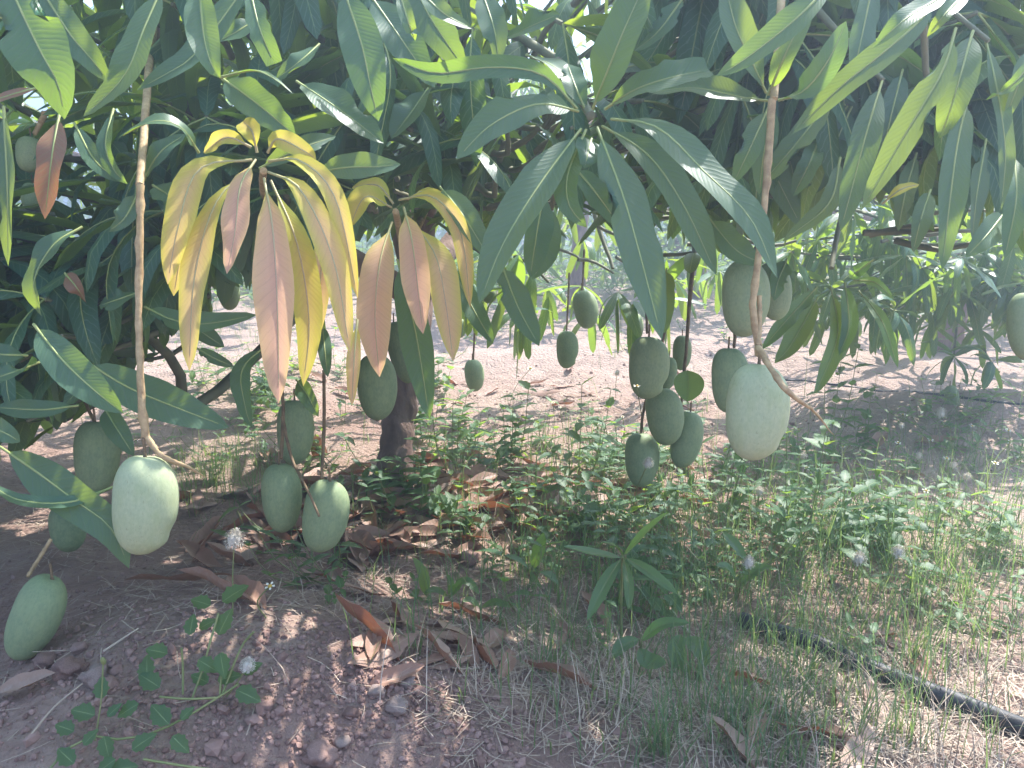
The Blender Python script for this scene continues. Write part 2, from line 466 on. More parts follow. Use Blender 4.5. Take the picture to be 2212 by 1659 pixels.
# shared leaf shapes: base at the origin, growing along +X and drooping; unit length
SHAPES = []
def shape_paths():
    out = []
    for e0 in (55, 25, 0, -25, -50, -72):
        for droop in (25, 60, 95):
            n = 10
            e = np.radians(np.maximum(e0 - droop * np.linspace(0, 1, n) ** 1.2, -88))
            sway = rng.normal(0, 0.10)
            dx = np.stack([np.cos(e), sway * np.linspace(0, 1, n), np.sin(e)], axis=1) / n
            out.append((e0, np.vstack([[0, 0, 0], np.cumsum(dx, axis=0)])))
    return out
for e0, pth in shape_paths():
    T = frames(pth)
    Nrm = np.cross(T, np.array([0, 1.0, 0]))
    Nrm[Nrm[:, 2] < 0] *= 1
    hi, lo = MB(), MB()
    wd = rng.uniform(0.155, 0.21)
    ph = rng.uniform(0, 6)
    fo = rng.uniform(0.1, 0.4)
    leaf_geo(hi, pth, -Nrm, wd, cols=4, fold=fo, wave=0.08, rib=True, phase=ph, ribr=0.0055)
    idx = [0, 1, 3, 5, 7, 9, 10]
    leaf_geo(lo, pth[idx], -Nrm[idx], wd, cols=2, fold=fo, wave=0.0, rib=False, phase=ph)
    SHAPES.append(dict(e0=e0, path=pth, me=hi.mesh('leaf', [M['leaf'], M['midrib']]), bright=None,
                       V=np.concatenate(lo.V), F=np.concatenate(lo.F), UV=np.concatenate(lo.UV)))
E0S = np.array([s['e0'] for s in SHAPES])

def rosette(c, n=9, size=0.2, lift=0, spread=1.0, out=None):
    """leaf placements round a twig tip; lift shifts the leaves up (+) or down (-)"""
    res = []
    a0 = random.uniform(0, 6.28)
    for k in range(n):
        az = a0 + k * 2.4 + random.gauss(0, 0.25)
        want = 45 - 100 * k / n + lift + random.gauss(0, 18)
        si = int(np.argmin(np.abs(E0S - want) + rng.uniform(0, 14, len(E0S))))
        L = size * random.uniform(0.7, 1.2)
        Mx = Matrix.Translation(Vector(c)) @ Matrix.Rotation(az, 4, 'Z') @ Matrix.Rotation(random.gauss(0, 0.25), 4, 'X') @ Matrix.Diagonal((L, L, L, 1))
        res.append((si, Mx, L))
    return res
def leaf_points(si, Mx):
    p = SHAPES[si]['path'][[0, 4, 7, 10]]
    m = np.array(Mx)
    return p @ m[:3, :3].T + m[:3, 3]
CL_U = np.array([-400, 0, 180, 300, 420, 520, 700, 950, 1000, 1150, 1300, 1500, 1560, 1700, 1800, 1900, 2100, 2212, 2600])
CL_V = np.array([1150, 1010, 900, 800, 720, 640, 560, 500, 540, 570, 520, 540, 560, 540, 480, 460, 590, 640, 720])
def clear_ok(pts, dmin=1.16, line=True):
    u, v, d = proj(pts)
    near = (d > 0.02) & (u > -150) & (u < 2362) & (v > -120) & (v < 1800)
    if np.any(near & (d < dmin)) or np.any((d < 0.5) & (np.abs(pts[:, 0]) < 0.7) & (pts[:, 2] < 1.6)):
        return False
    if line:
        lim = np.interp(u, CL_U, CL_V)
        if np.any((d > 0.2) & (v > lim) & (v < 1900)):
            return False
    return True
def add_leaves(parent, placed, n_obj, prefix='leaf', mat=None):
    """the largest in view become leaf parts of their own, the rest one foliage part"""
    score = []
    for si, Mx, L in placed:
        u, v, d = proj(leaf_points(si, Mx))
        inside = np.any((u > -20) & (u < 2232) & (v > -20) & (v < 1680) & (d > 0.3))
        score.append(L / max(d.mean(), 0.3) if inside else 0)
    order = np.argsort(-np.array(score))
    fol = MB()
    for rank, k in enumerate(order):
        si, Mx, L = placed[k]
        if rank < n_obj and score[k] > 0:
            link(prefix, SHAPES[si]['me'], parent, Mx)
        else:
            s = SHAPES[si]
            m = np.array(Mx)
            fol.add(s['V'] @ m[:3, :3].T + m[:3, 3], s['F'], 0, s['UV'], random.random())
    tag(link('foliage', fol.mesh('foliage', [mat or M['leaf']]), parent), kind='stuff')

# ------------------------------------------------------------------ the near mango tree
tb = G(852, 1052)
tree = tag(empty('mango_tree', tb), 'large mango tree filling the front with low hanging leaves and pinkish young shoots', 'mango tree', 'mango trees in the orchard')
def tree_tube(name, pts, r, mat, parent=tree, sides=10, n=14, jitter=0.03):
    m = MB()
    path = spline(pts, n)
    if name == 'fruit_stalk' and n > 20:      # swollen nodes along the stalk
        r = np.interp(np.linspace(0, 1, n), np.linspace(0, 1, len(r)), r) * (1 + 0.22 * (rng.random(n) > 0.8))
    path = path + np.array([[0.06 * r[0] * rng.standard_normal() for _ in range(3)] for _ in range(n)])
    org = path[0].copy()
    tube(m, path - org, r, sides, 0, 0, jitter)
    return link(name, m.mesh(name, [mat]), parent, Matrix.Translation(Vector(org)))
d0 = 2.40
dt = float(proj(np.array(tb))[2][0])
trunk_top = P(905, 640, d0)
tree_tube('trunk', [tb + Vector((0, 0, -0.05)), P(852, 1000, dt + 0.02), P(868, 860, dt + 0.05), P(890, 740, (dt + d0) / 2 + 0.02), trunk_top], [0.066, 0.050, 0.047, 0.046, 0.05], M['bark'], sides=16, n=26, jitter=0.018)
for pts, r in (
        ([trunk_top, P(930, 420, 2.2), P(972, 195, 1.9), P(1000, 20, 1.7), P(1060, -250, 1.6)], [0.045, 0.022, 0.016, 0.013, 0.01]),
        ([trunk_top, P(860, 420, 2.5), P(820, 200, 2.6), P(760, -100, 2.7)], [0.05, 0.042, 0.035, 0.025]),
        ([trunk_top, P(760, 560, 2.3), P(560, 420, 2.0), P(470, 320, 1.8), P(385, 190, 1.6), P(330, 40, 1.5)], [0.045, 0.035, 0.026, 0.022, 0.018, 0.012]),
        ([trunk_top, P(1020, 470, 2.7), P(1250, 300, 2.8), P(1500, 100, 2.7), P(1700, -200, 2.5)], [0.045, 0.035, 0.028, 0.022, 0.015]),
        ([P(760, 560, 2.3), P(440, 870, 1.9), P(385, 790, 1.75), P(320, 725, 1.65)], [0.010, 0.015, 0.014, 0.010]),
        ([P(470, 320, 1.8), P(290, 455, 1.6), P(240, 570, 1.5), P(215, 635, 1.42), P(130, 710, 1.36)], [0.02, 0.018, 0.015, 0.012, 0.008]),
        ([P(1500, 100, 2.7), P(1660, -60, 1.8), P(1690, -60, 1.2), P(1688, -10, 1.02), P(1668, 215, 0.97)], [0.016, 0.010, 0.007, 0.006, 0.0050]),
        ([P(1700, -200, 2.5), P(1820, -120, 1.3), P(1990, -30, 1.0), P(2100, 55, 0.94), P(2135, 90, 0.96)], [0.012, 0.008, 0.006, 0.004, 0.003]),
        ([P(1690, -60, 1.2), P(1800, 60, 1.12), P(1905, 172, 1.02)], [0.008, 0.005, 0.003]),
        ([P(1990, -30, 1.0), P(2010, 200, 1.1), P(2092, 205, 0.96)], [0.006, 0.004, 0.003]),
        ([P(1000, 20, 1.7), P(1190, 120, 1.3), P(1275, 250, 0.98)], [0.012, 0.008, 0.006]),
        ([P(1250, 300, 2.8), P(1290, 480, 2.7), P(1325, 580, 2.62)], [0.012, 0.01, 0.006]),
        ([P(1250, 300, 2.8), P(1480, 420, 2.3), P(1500, 560, 1.9)], [0.012, 0.01, 0.006]),
        ([P(1700, -200, 2.5), P(1850, 200, 2.2), P(1795, 580, 1.85)], [0.012, 0.01, 0.006]),
        ([P(470, 320, 1.8), P(560, 440, 1.4), P(568, 370, 1.02)], [0.012, 0.007, 0.005]),
        ([P(930, 420, 2.2), P(880, 540, 1.6), P(857, 458, 1.14)], [0.012, 0.007, 0.005]),
        ([P(330, 40, 1.5), P(318, 200, 1.15), P(303, 400, 1.0)], [0.010, 0.006, 0.0051])):
    tree_tube('branch', pts, r, M['bark'] if r[0] > 0.02 else (M['stalk'] if r[-1] in (0.0050, 0.0051) else M['twig']))

# leaves picked out one by one: midrib points | width | depth at base and tip | kind (m mature, y young+tint, r rust, t torn tip)
HERO = """
1290,275 1345,420 1385,560 1430,735|118|.95 .86|m
1255,278 1165,400 1085,530 1035,658|112|.95 .87|m
1250,240 1160,225 1060,270 985,345|98|.97 .90|m
1248,235 1170,160 1060,145 940,158 848,126|58|.98 1.0|mx
1280,235 1310,160 1350,60 1400,-50|112|.97 .90|m
1306,236 1370,195 1440,170 1530,150|98|.98 .95|mt
1320,257 1420,275 1520,370 1620,470 1678,600|102|.96 .85|m
1266,280 1228,370 1228,440 1268,492|66|.96 .92|mx
1278,300 1268,340 1262,365|75|.97 .93|m
1300,272 1400,335 1480,450 1548,595|92|1.02 1.02|m
1266,240 1244,190 1226,138|62|1.0 1.04|m
1137,118 1205,150 1268,230|76|1.1 1.0|m
1240,360 1290,420 1340,490|66|1.10 1.12|m
950,403 1000,465 1058,560|68|1.15 1.10|m
1175,415 1160,500 1145,600|74|1.12 1.1|m
1180,440 1180,540 1150,605|70|1.2 1.15|m
1083,570 1120,665 1165,748|76|1.2 1.12|m
982,590 1027,676 1066,742|54|1.25 1.2|m
858,560 892,690 912,800 928,906|80|1.22 1.15|m
1077,95 1140,60 1210,30|92|1.2 1.1|m
1040,-20 1068,65 1077,138|72|1.15 1.1|m
1480,-10 1420,70 1370,110|74|1.15 1.2|m
1660,217 1600,210 1500,190 1400,200|74|1.0 1.06|m
1655,200 1622,130 1590,60 1565,-40|92|1.0 .95|m
1682,216 1735,198 1790,129 1828,45|68|.96 .90|m
1800,-40 1752,10 1682,72 1602,133 1546,165|76|.86 .88|m
1660,205 1700,110 1770,-30|60|.98 .93|mx
1660,232 1625,310 1585,395|62|1.0 1.0|m
1672,225 1650,330 1640,420|58|1.05 1.08|m
2030,-10 1981,50 1889,129 1815,188 1711,290|72|.92 .95|m
1890,-60 1855,110 1832,205|72|1.0 1.0|m
2065,60 2038,149 1988,236 1939,317 1860,455|80|.9 .92|mx
2102,66 2075,161 2053,236 2030,300|80|.93 .93|m
2092,210 2070,298 2055,407 2035,585|72|.95 .92|m
1906,175 1872,285 1842,400 1815,500|74|1.0 .98|m
2128,80 2155,200 2172,330 2162,455|52|.97 .95|m
2050,-15 1955,42 1886,104|60|.80 .78|m
2090,-20 2042,30 2002,80|46|.82 .80|m
2260,90 2190,180 2128,217|34|.9 .92|m
2240,100 2205,170 2170,260|60|.95 .95|m
1905,440 1945,410 1985,398|26|1.1 1.1|y.95
1800,210 1731,297 1675,363 1635,410|68|1.08 1.1|m
1770,300 1745,360 1712,425|54|1.15 1.15|m
1815,340 1790,440 1690,522|50|1.1 1.1|m
2010,410 1990,470 1972,545|50|1.1 1.08|m
2170,460 2130,510 2085,556|62|1.05 1.0|m
1980,330 1955,420 1940,500|48|1.2 1.2|m
2130,300 2110,420 2100,520|56|1.15 1.12|m
2190,330 2195,430 2170,560|60|1.05 1.0|m
1760,180 1745,260 1720,330|60|1.2 1.2|m
1840,230 1800,320 1760,420|64|1.2 1.2|m
1950,150 1925,250 1900,360|60|1.15 1.15|m
10,-60 35,0 88,112 125,180 140,258|155|.82 .80|m
85,-30 150,72 195,125 237,178|78|.95 .95|m
352,-30 312,60 282,140 250,187 180,252|108|.88 .85|m
430,-40 440,75 457,140 476,168|80|.90 .88|mx
560,-70 425,112 357,160 295,195|72|1.05 1.0|m
560,40 500,75 440,105|60|1.1 1.1|m
538,-30 561,62 593,138|60|.95 .93|mt
475,167 546,152 593,170 634,204|26|1.0 .93|mx
478,168 553,222 640,295|88|1.02 1.0|m
640,175 733,237 830,310|98|1.06 1.05|m
690,95 645,135 595,172|72|1.12 1.1|m
740,-30 781,95 801,190 818,262|102|1.0 .98|m
800,-10 846,55 893,122 940,190|92|1.08 1.05|m
890,-40 926,32 963,90 1005,150|92|1.12 1.1|m
862,-20 883,50 897,88|36|.95 .95|m
905,-20 960,30 1020,62|48|1.0 1.0|m
680,374 746,362 816,360 866,355|76|1.05 1.0|m
560,364 646,322 726,294|54|1.1 1.12|m
925,190 890,240 845,300|92|1.25 1.2|m
245,235 228,310 245,365 276,398|48|1.05 1.0|mx
160,265 200,340 240,378 272,394|44|1.08 1.0|mx
430,330 390,275 330,262 252,300|58|1.0 .95|mx
128,248 112,340 97,474|76|.98 .96|r
90,188 40,200 -30,222|30|1.0 1.0|r
8,230 16,400 18,575|54|.9 .9|m
178,490 115,530 72,612 90,684|78|1.02 1.0|mx
72,700 135,778 200,840 266,893|88|.95 .94|m
185,780 275,836 380,880 495,924|98|1.05 1.05|m
312,662 370,690 440,700 556,680|58|1.2 1.15|m
425,752 465,775 505,792|30|1.25 1.25|m
400,690 440,720 485,750|50|1.3 1.28|m
305,630 260,645 215,660|62|1.2 1.2|m
85,782 40,800 -20,820|58|1.05 1.0|m
60,768 10,766 -40,760|52|1.1 1.1|m
572,748 522,800 530,880 545,925|52|1.3 1.25|mx
140,590 165,620 188,655|44|1.2 1.2|r
0,965 80,1020 160,1080 240,1140 279,1228|98|1.02 .98|m
-30,920 10,935 44,955|62|.98 .95|m
225,880 255,930 290,985|54|1.25 1.2|m
170,876 90,885 -10,880|48|1.15 1.15|m
250,1050 150,1085 40,1080 -30,1040|40|1.0 .98|mx
640,820 665,855 688,900|46|1.35 1.3|m
696,700 702,760 708,815|34|1.4 1.35|m
1765,620 1692,700 1646,755|44|1.75 1.65|m
1768,640 1708,746 1673,785|54|1.75 1.65|m
1795,620 1810,720 1775,820 1757,852|46|1.75 1.65|m
1825,610 1834,703 1812,768|44|1.75 1.68|m
1855,628 1905,693 1940,795|34|1.75 1.65|g
1888,560 1848,590 1835,600|30|1.7 1.75|g
1845,606 1890,610 1930,646|24|1.75 1.7|g
1440,580 1432,640 1436,720|60|1.55 1.5|m
1530,470 1590,540 1650,570|70|1.25 1.2|m
1700,560 1680,610 1672,650|50|1.35 1.3|m
300,415 270,470 235,500|60|1.02 1.0|m
330,400 370,430 355,470|70|1.08 1.05|m
310,390 345,330 400,290|52|1.06 1.06|m
570,385 590,500 600,680 602,872|102|.98 .92|y.05
552,345 520,400 508,500 490,592|78|.99 .94|y.0
545,345 430,365 385,490 362,615|74|1.0 .97|y.7
532,372 465,440 420,600 409,802|72|1.02 .98|y.62
543,318 490,297 440,330|44|1.0 1.02|y.85
555,330 545,285 525,262|56|1.0 1.03|y.9
578,330 600,300 655,325 683,345|50|1.0 1.0|y.9
580,348 650,348 725,430 773,645|50|1.0 .95|y.75
580,372 650,410 720,560 757,765|66|.99 .94|y.6
585,390 640,520 668,690 655,835|72|1.03 1.0|y.9
702,470 692,610 680,745|52|1.06 1.03|y.45
772,690 765,780 760,876|36|1.02 1.0|y.5
430,420 400,500 375,640|60|1.05 1.03|y.8
847,480 822,560 810,680 820,815|88|1.12 1.06|y.1
872,448 890,520 905,640 914,722|74|1.12 1.05|y.0
890,478 940,550 962,650 979,780|78|1.13 1.07|y.55
862,432 935,425 995,500 1016,665|46|1.14 1.1|y.6
846,448 790,425 755,490|60|1.16 1.14|y.95
850,440 815,400 760,405|40|1.16 1.2|y.9
880,430 925,415 990,470 1010,560|40|1.16 1.18|y.7
"""
n_hero = 0
for line in HERO.strip().splitlines():
    pts, wd, dd, kind = line.split('|')
    pts = [tuple(map(float, p.split(','))) for p in pts.split()]
    da, db = map(float, dd.split())
    k = len(pts)
    dm = (da + db) / 2
    bulge = [0.02 * math.sin(math.pi * i / (k - 1)) for i in range(k)]      # leaves arch outward between base and tip
    w3 = [P(u, v, da + (db - da) * i / (k - 1) - bulge[i]) for i, (u, v) in enumerate(pts)]
    width = float(wd) * dm / FPX * 0.90
    kw = dict(phase=random.uniform(0, 6), fold=random.uniform(0.12, 0.38), wave=random.uniform(0.03, 0.08))
    if kind[0] == 'm' and random.random() < 0.5: kw['nib'] = random.uniform(0.02, 0.09); kw['notch'] = random.choice((0, 0, 1, 1, 2))
    if 'x' in kind: kw['twist'] = random.choice((-1, 1)) * random.uniform(0.3, 0.8)
    if 't' in kind: kw['cut'] = 0.80; kw['nib'] = 0.12
    if kind[0] == 'y':
        o = bent_leaf('young_leaf', tree, w3, width, [M['young'], M['youngrib']], petiole=0.12, **kw)
        t = float(kind[1:]); o.color = (t, t, t, 1)
    elif kind[0] == 'g':
        bent_leaf('leaf', tree, w3, width, [M['weed'], M['midrib']], **kw)
        n_hero += 1
    elif kind[0] == 'r':
        bent_leaf('rust_leaf', tree, w3, width, [M['rust'], M['midrib']], **kw)
    else:
        bent_leaf('leaf', tree, w3, width, [M['leaf'], M['midrib']], petiole=0.07, **kw)
        n_hero += 1

# the rest of its crown: leaf whorls on twig tips
placed, tips = [], []
cc, cr = np.array([-0.45, 2.3, 1.15]), np.array([2.1, 1.45, 1.35])
tries = 0
while len(tips) < 430 and tries < 40000:
    tries += 1
    p = cc + cr * rng.uniform(-1, 1, 3)
    e = np.linalg.norm((p - cc) / cr)
    if p[2] < 0.72 or e > 1 or rng.random() > 0.25 + 0.75 * e:
        continue
    r = rosette(p, random.randint(8, 12), 0.215)
    ok = [x for x in r if clear_ok(leaf_points(x[0], x[1]))]
    if len(ok) > 3:
        placed += ok
        tips.append(p)
for _ in range(560):      # the dense outer layer turned to the open side
    d = 1.22 + 1.3 * random.random() ** 1.5
    u = random.uniform(-300, 2150)
    lv = float(np.interp(u, CL_U, CL_V))
    p = np.array(P(u, random.uniform(-260 if random.random() < 0.5 else lv - 330, lv - 60), d))
    ok = [x for x in rosette(p, 8, 0.22, -8) if clear_ok(leaf_points(x[0], x[1]), 1.14)]
    if len(ok) > 2:
        placed += ok; tips.append(p)
for _ in range(80):       # the sunny right flank
    p = np.array([random.uniform(0.5, 1.75), random.uniform(1.0, 2.8), random.uniform(1.15, 2.2)])
    ok = [x for x in rosette(p, 9, 0.22) if clear_ok(leaf_points(x[0], x[1]), 1.14)]
    if len(ok) > 2:
        placed += ok; tips.append(p)
# lower left skirt and the far lower edge seen under the crown
for _ in range(120):
    p = np.array(P(random.uniform(-350, 440), random.uniform(480, 930), random.uniform(1.3, 2.1)))
    ok = [x for x in rosette(p, 8, 0.2, -5) if clear_ok(leaf_points(x[0], x[1]), 1.18)]
    if len(ok) > 2:
        placed += ok; tips.append(p)
for u, v, d, n in ((1325, 590, 2.62, 10), (1185, 610, 2.35, 8), (1100, 620, 2.25, 8), (1255, 560, 2.7, 9), (1400, 570, 2.8, 8), (1500, 545, 1.95, 8),
                   (1455, 600, 2.9, 7), (1060, 560, 2.4, 8), (1600, 540, 2.2, 8), (1380, 500, 2.5, 9), (1200, 500, 2.4, 9), (1720, 520, 2.2, 8),
                   (690, 610, 2.0, 7), (980, 600, 2.6, 7)):
    p = np.array(P(u, v, d))
    placed += rosette(p, n, 0.19, -25)
    tips.append(p)
for _ in range(230):      # close curtain of long leaves on the right
    p = np.array(P(random.uniform(1480, 2300), random.uniform(-200, 400), random.uniform(1.16, 2.0)))
    ok = [x for x in rosette(p, 8, 0.25, -25) if clear_ok(leaf_points(x[0], x[1]), 1.12)]
    if len(ok) > 2:
        placed += ok; tips.append(p)
LIT = []
for u, v in ((1075, 600), (1110, 640), (1150, 590), (1185, 640), (1215, 600), (1285, 610), (1320, 570), (1335, 630), (1370, 650), (1120, 550), (1405, 590), (1480, 600), (1530, 630), (1560, 590), (1240, 560), (1440, 560), (1060, 560), (1095, 600), (1165, 610), (1200, 680), (1250, 620), (1300, 650), (1345, 590), (1380, 620), (1430, 620), (1460, 650), (1505, 570), (1545, 640), (1130, 680), (1020, 610), (1270, 540), (1580, 650)):
    d = random.uniform(2.25, 2.75)
    placed += rosette(P(u, v, d), 9, 0.185, -45)
    LIT.append((u, v + 60, d, 0.2))
for k in range(40):       # sunlit back edge of the crown
    uvd = (random.uniform(960, 1640), random.uniform(400, 690), random.uniform(2.5, 3.9))
    p = np.array(P(*uvd))
    placed += rosette(p, 8, 0.2, -20)
    LIT.append((uvd[0], uvd[1] + 40, uvd[2], 0.09))
# gaps in the crown: where the photograph shows sun reaching the soil, a fruit or a leaf
GAPS = [(690, 1480, 0, .04), (750, 1530, 0, .04), (840, 1470, 0, .035), (620, 1570, 0, .03), (930, 1580, 0, .04), (840, 1610, 0, .035), (520, 1330, 0, .05), (430, 1360, 0, .03), (600, 1340, 0, .04),
        (120, 1110, 0, .07), (560, 1180, 0, .05), (830, 1270, 0, .05), (1010, 1330, 0, .05), (1140, 1250, 0, .05), (980, 1100, 0, .06), (1100, 1060, 0, .10), (1240, 1040, 0, .12),
        (1400, 1060, 0, .10), (1530, 1080, 0, .14), (1000, 980, 0, .10), (1150, 970, 0, .16), (1330, 970, 0, .18), (1500, 980, 0, .18), (1500, 1310, 0, .05), (1610, 1450, 0, .05), (1750, 1250, 0, .09), (1320, 1380, 0, .03),
        (1850, 1400, 0, .08), (1950, 1330, 0, .12), (2080, 1400, 0, .14), (2150, 1250, 0, .2), (2000, 1560, 0, .10), (2120, 1620, 0, .12), (1850, 1620, 0, .07), (1750, 1560, 0, .04), (1280, 1620, 0, .04), (1160, 1380, 0, .04),
        (900, 1040, 0, .05), (620, 900, 0, .12), (480, 960, 0, .08), (760, 980, 0, .08), (1650, 1130, 0, .12), (1800, 1100, 0, .18), (1950, 1120, 0, .2), (450, 1070, 0, .05),
        (110, 120, .81, .035), (215, 150, .95, .02), (590, 110, .94, .02), (900, 140, .99, .03), (1185, 160, 1.0, .03), (1180, 250, .96, .02), (440, 50, .9, .02), (650, 320, 1.0, .03), (530, 275, 1.02, .02),
        (450, 560, 1.0, .05), (400, 620, 1.0, .045), (655, 680, 1.02, .045), (740, 560, .98, .045), (400, 430, 1.0, .04), (670, 400, 1.0, .04), (960, 560, 1.12, .03), (480, 330, 1.0, .02), (720, 1050, 1.34, .012), (1395, 950, 1.8, .012), (335, 290, .97, .02),
        (1925, 60, .79, .02), (2040, 30, .81, .02), (1800, 205, .92, .012), (1630, 60, .87, .012), (1900, 215, .98, .01), (130, 520, 1.0, .02), (1265, 640, 2.55, .03), (2120, 510, 1.02, .02), (870, 20, .95, .015), (1690, 880, .97, .01)]
GAPS += LIT + [(1900, 1350, 0, .15), (1800, 1490, 0, .08), (1700, 1400, 0, .06), (2100, 1500, 0, .2), (1950, 1580, 0, .14), (1850, 1250, 0, .15), (1600, 1250, 0, .06), (1680, 1180, 0, .1), (1450, 1160, 0, .06)]
SUN = np.array(sdir)
starts = np.array([(P(u, v, d) if d else G(u, v))[:] for u, v, d, r in GAPS])
rads = np.array([g_[3] for g_ in GAPS])
near0 = np.array([0.32 if g_ in LIT else 0.05 for g_ in GAPS])
kept = []
for x in placed:
    lp = SHAPES[x[0]]['path'] @ np.array(x[1])[:3, :3].T + np.array(x[1])[:3, 3]
    rel = lp[None, :, :] - starts[:, None, :]
    al = rel @ SUN
    dist = np.linalg.norm(rel - al[:, :, None] * SUN, axis=2)
    if not np.any((al > near0[:, None]) & (dist < rads[:, None] + 0.016)):
        kept.append(x)
placed = kept
add_leaves(tree, placed, 300 - n_hero)
mb = MB()
for p in tips:
    v = np.array(trunk_top) + np.array([0, 0, 0.5]) - p
    L = np.linalg.norm(v)
    e = p + v / L * min(0.16, L * 0.5) + np.array([0, 0, -0.04])
    u_, v_, d_ = proj(np.array([p, e]))
    if d_.min() > 1.1:
        tube(mb, spline([e, (e + p) / 2 + rng.normal(0, 0.015, 3), p], 5), [0.007, 0.004], 5)
tag(link('twig', mb.mesh('twig', [M['twig']]), tree), kind='stuff')

# fruit stalks that hang from its branches
for pts, r, mk in (
        ([P(303, 400, 1.0), P(302, 520, 0.99), P(300, 680, 0.985), P(304, 830, 0.98), P(314, 945, 0.98)], [0.0049, 0.0043, 0.0041, 0.0052], 'stalk'),
        ([P(314, 940, 0.98), P(350, 985, 0.98), P(405, 1008, 1.0), P(442, 1030, 1.02)], [0.0044, 0.003, 0.0032, 0.0018, 0.0006], 'stalk'),
        ([P(1668, 215, 0.97), P(1655, 400, 0.97), P(1638, 560, 0.97), P(1626, 660, 0.97), P(1637, 735, 0.97), P(1640, 765, 0.98)], [0.0050, 0.0044, 0.0042, 0.0044, 0.0046], 'stalk'),
        ([P(1640, 640, 0.975), P(1641, 700, 0.97), P(1637, 745, 0.965)], [0.003, 0.003], 'stalk'),
        ([P(1637, 750, 0.965), P(1662, 790, 0.93), P(1700, 845, 0.90), P(1760, 890, 0.93), P(1800, 940, 0.96)], [0.0046, 0.0034, 0.0038, 0.0022, 0.0014, 0.0005], 'stalk'),
        ([P(607, 800, 1.42), P(612, 900, 1.40), P(607, 990, 1.38)], [0.003, 0.0035], 'thinstalk'),
        ([P(610, 900, 1.38), P(630, 990, 1.35), P(660, 1050, 1.30), P(690, 1115, 1.28)], [0.003, 0.002], 'thinstalk'),
        ([P(700, 800, 1.42), P(700, 920, 1.40), P(695, 1035, 1.36)], [0.003, 0.003], 'thinstalk'),
        ([P(1500, 560, 1.9), P(1490, 640, 1.85), P(1482, 760, 1.82), P(1470, 890, 1.78)], [0.006, 0.0045, 0.003], 'thinstalk'),
        ([P(1445, 600, 1.8), P(1440, 700, 1.78), P(1392, 880, 1.78), P(1385, 935, 1.78)], [0.005, 0.003], 'thinstalk'),
        ([P(1395, 640, 1.7), P(1398, 720, 1.66)], [0.003, 0.003], 'thinstalk'),
        ([P(1590, 690, 1.35), P(1586, 750, 1.33)], [0.003, 0.003], 'thinstalk'),
        ([P(1640, 520, 1.3), P(1620, 565, 1.26)], [0.004, 0.003], 'thinstalk'),
        ([P(110, 1165, 1.25), P(60, 1245, 1.22)], [0.003, 0.003], 'stalk'),
        ([P(1040, 600, 2.8), P(1028, 690, 2.95), P(1022, 778, 3.0)], [0.005, 0.004], 'thinstalk'),
        ([P(1262, 540, 2.6), P(1258, 628, 2.55)], [0.004, 0.003], 'thinstalk'),
        ([P(1230, 590, 2.65), P(1224, 715, 2.6)], [0.004, 0.003], 'thinstalk'),
        ([P(175, 740, 1.5), P(180, 850, 1.45), P(205, 912, 1.42)], [0.004, 0.003], 'thinstalk'),
        ([P(100, 240, 1.3), P(75, 290, 1.3)], [0.005, 0.004], 'stalk')):
    tree_tube('fruit_stalk', pts, r, M[mk], n=(26 if mk == 'stalk' else 12), sides=8, jitter=0.06)

# ------------------------------------------------------------------ mangoes
def mango_mesh(seed, beak, fat):
    r_ = np.random.default_rng(seed)
    m = MB()
    nt_, ns = 26, 24
    t = (1 - np.cos(np.linspace(0, math.pi, nt_))) / 2
    rad = 0.5 * (1 - np.abs(2 * t ** 0.93 - 1) ** 2.35) ** 0.47
    rad *= 1 + fat * (0.5 - t) * 0.35
    th = np.arange(ns) / ns * 2 * math.pi
    c = np.maximum(np.cos(th), 0)
    mod = 1 + (beak * np.exp(-((t[:, None] - 0.87) / 0.07) ** 2) - beak * 0.9 * np.exp(-((t[:, None] - 0.76) / 0.08) ** 2)) * c[None, :] ** 2
    R = rad[:, None] * mod
    cx = 0.05 * np.sin(math.pi * t) + 0.02 * t
    X = R * np.cos(th)[None, :] + cx[:, None]
    Y = R * 0.90 * np.sin(th)[None, :]
    Z = -t[:, None] - 0.03 * np.exp(-(R / 0.12) ** 2) * (t[:, None] < 0.2)
    V = np.stack([X, Y, Z], axis=-1).reshape(-1, 3)
    i = np.arange(nt_ - 1)[:, None] * ns
    j = np.arange(ns)[None, :]
    k = (j + 1) % ns
    F = np.stack([i + k, i + j, i + ns + j, i + ns + k], axis=-1).reshape(-1, 4)
    m.add(V, F)
    return m.mesh('fruit', [M['mango']])
MANGO = [mango_mesh(1, 0.03, 0.25), mango_mesh(2, 0.08, 0.15), mango_mesh(3, 0.05, 0.4), mango_mesh(4, 0.13, 0.3)]
sm = MB()
tube(sm, [(0, 0, -0.035), (0, 0.0, 0.0), (0.004, 0.002, 0.05), (0.0, 0.0, 0.12)], [0.045, 0.03, 0.026, 0.03], 7)
MSTEM = sm.mesh('stem', [M['thinstalk']])
GM = 'mangoes hanging from the trees'
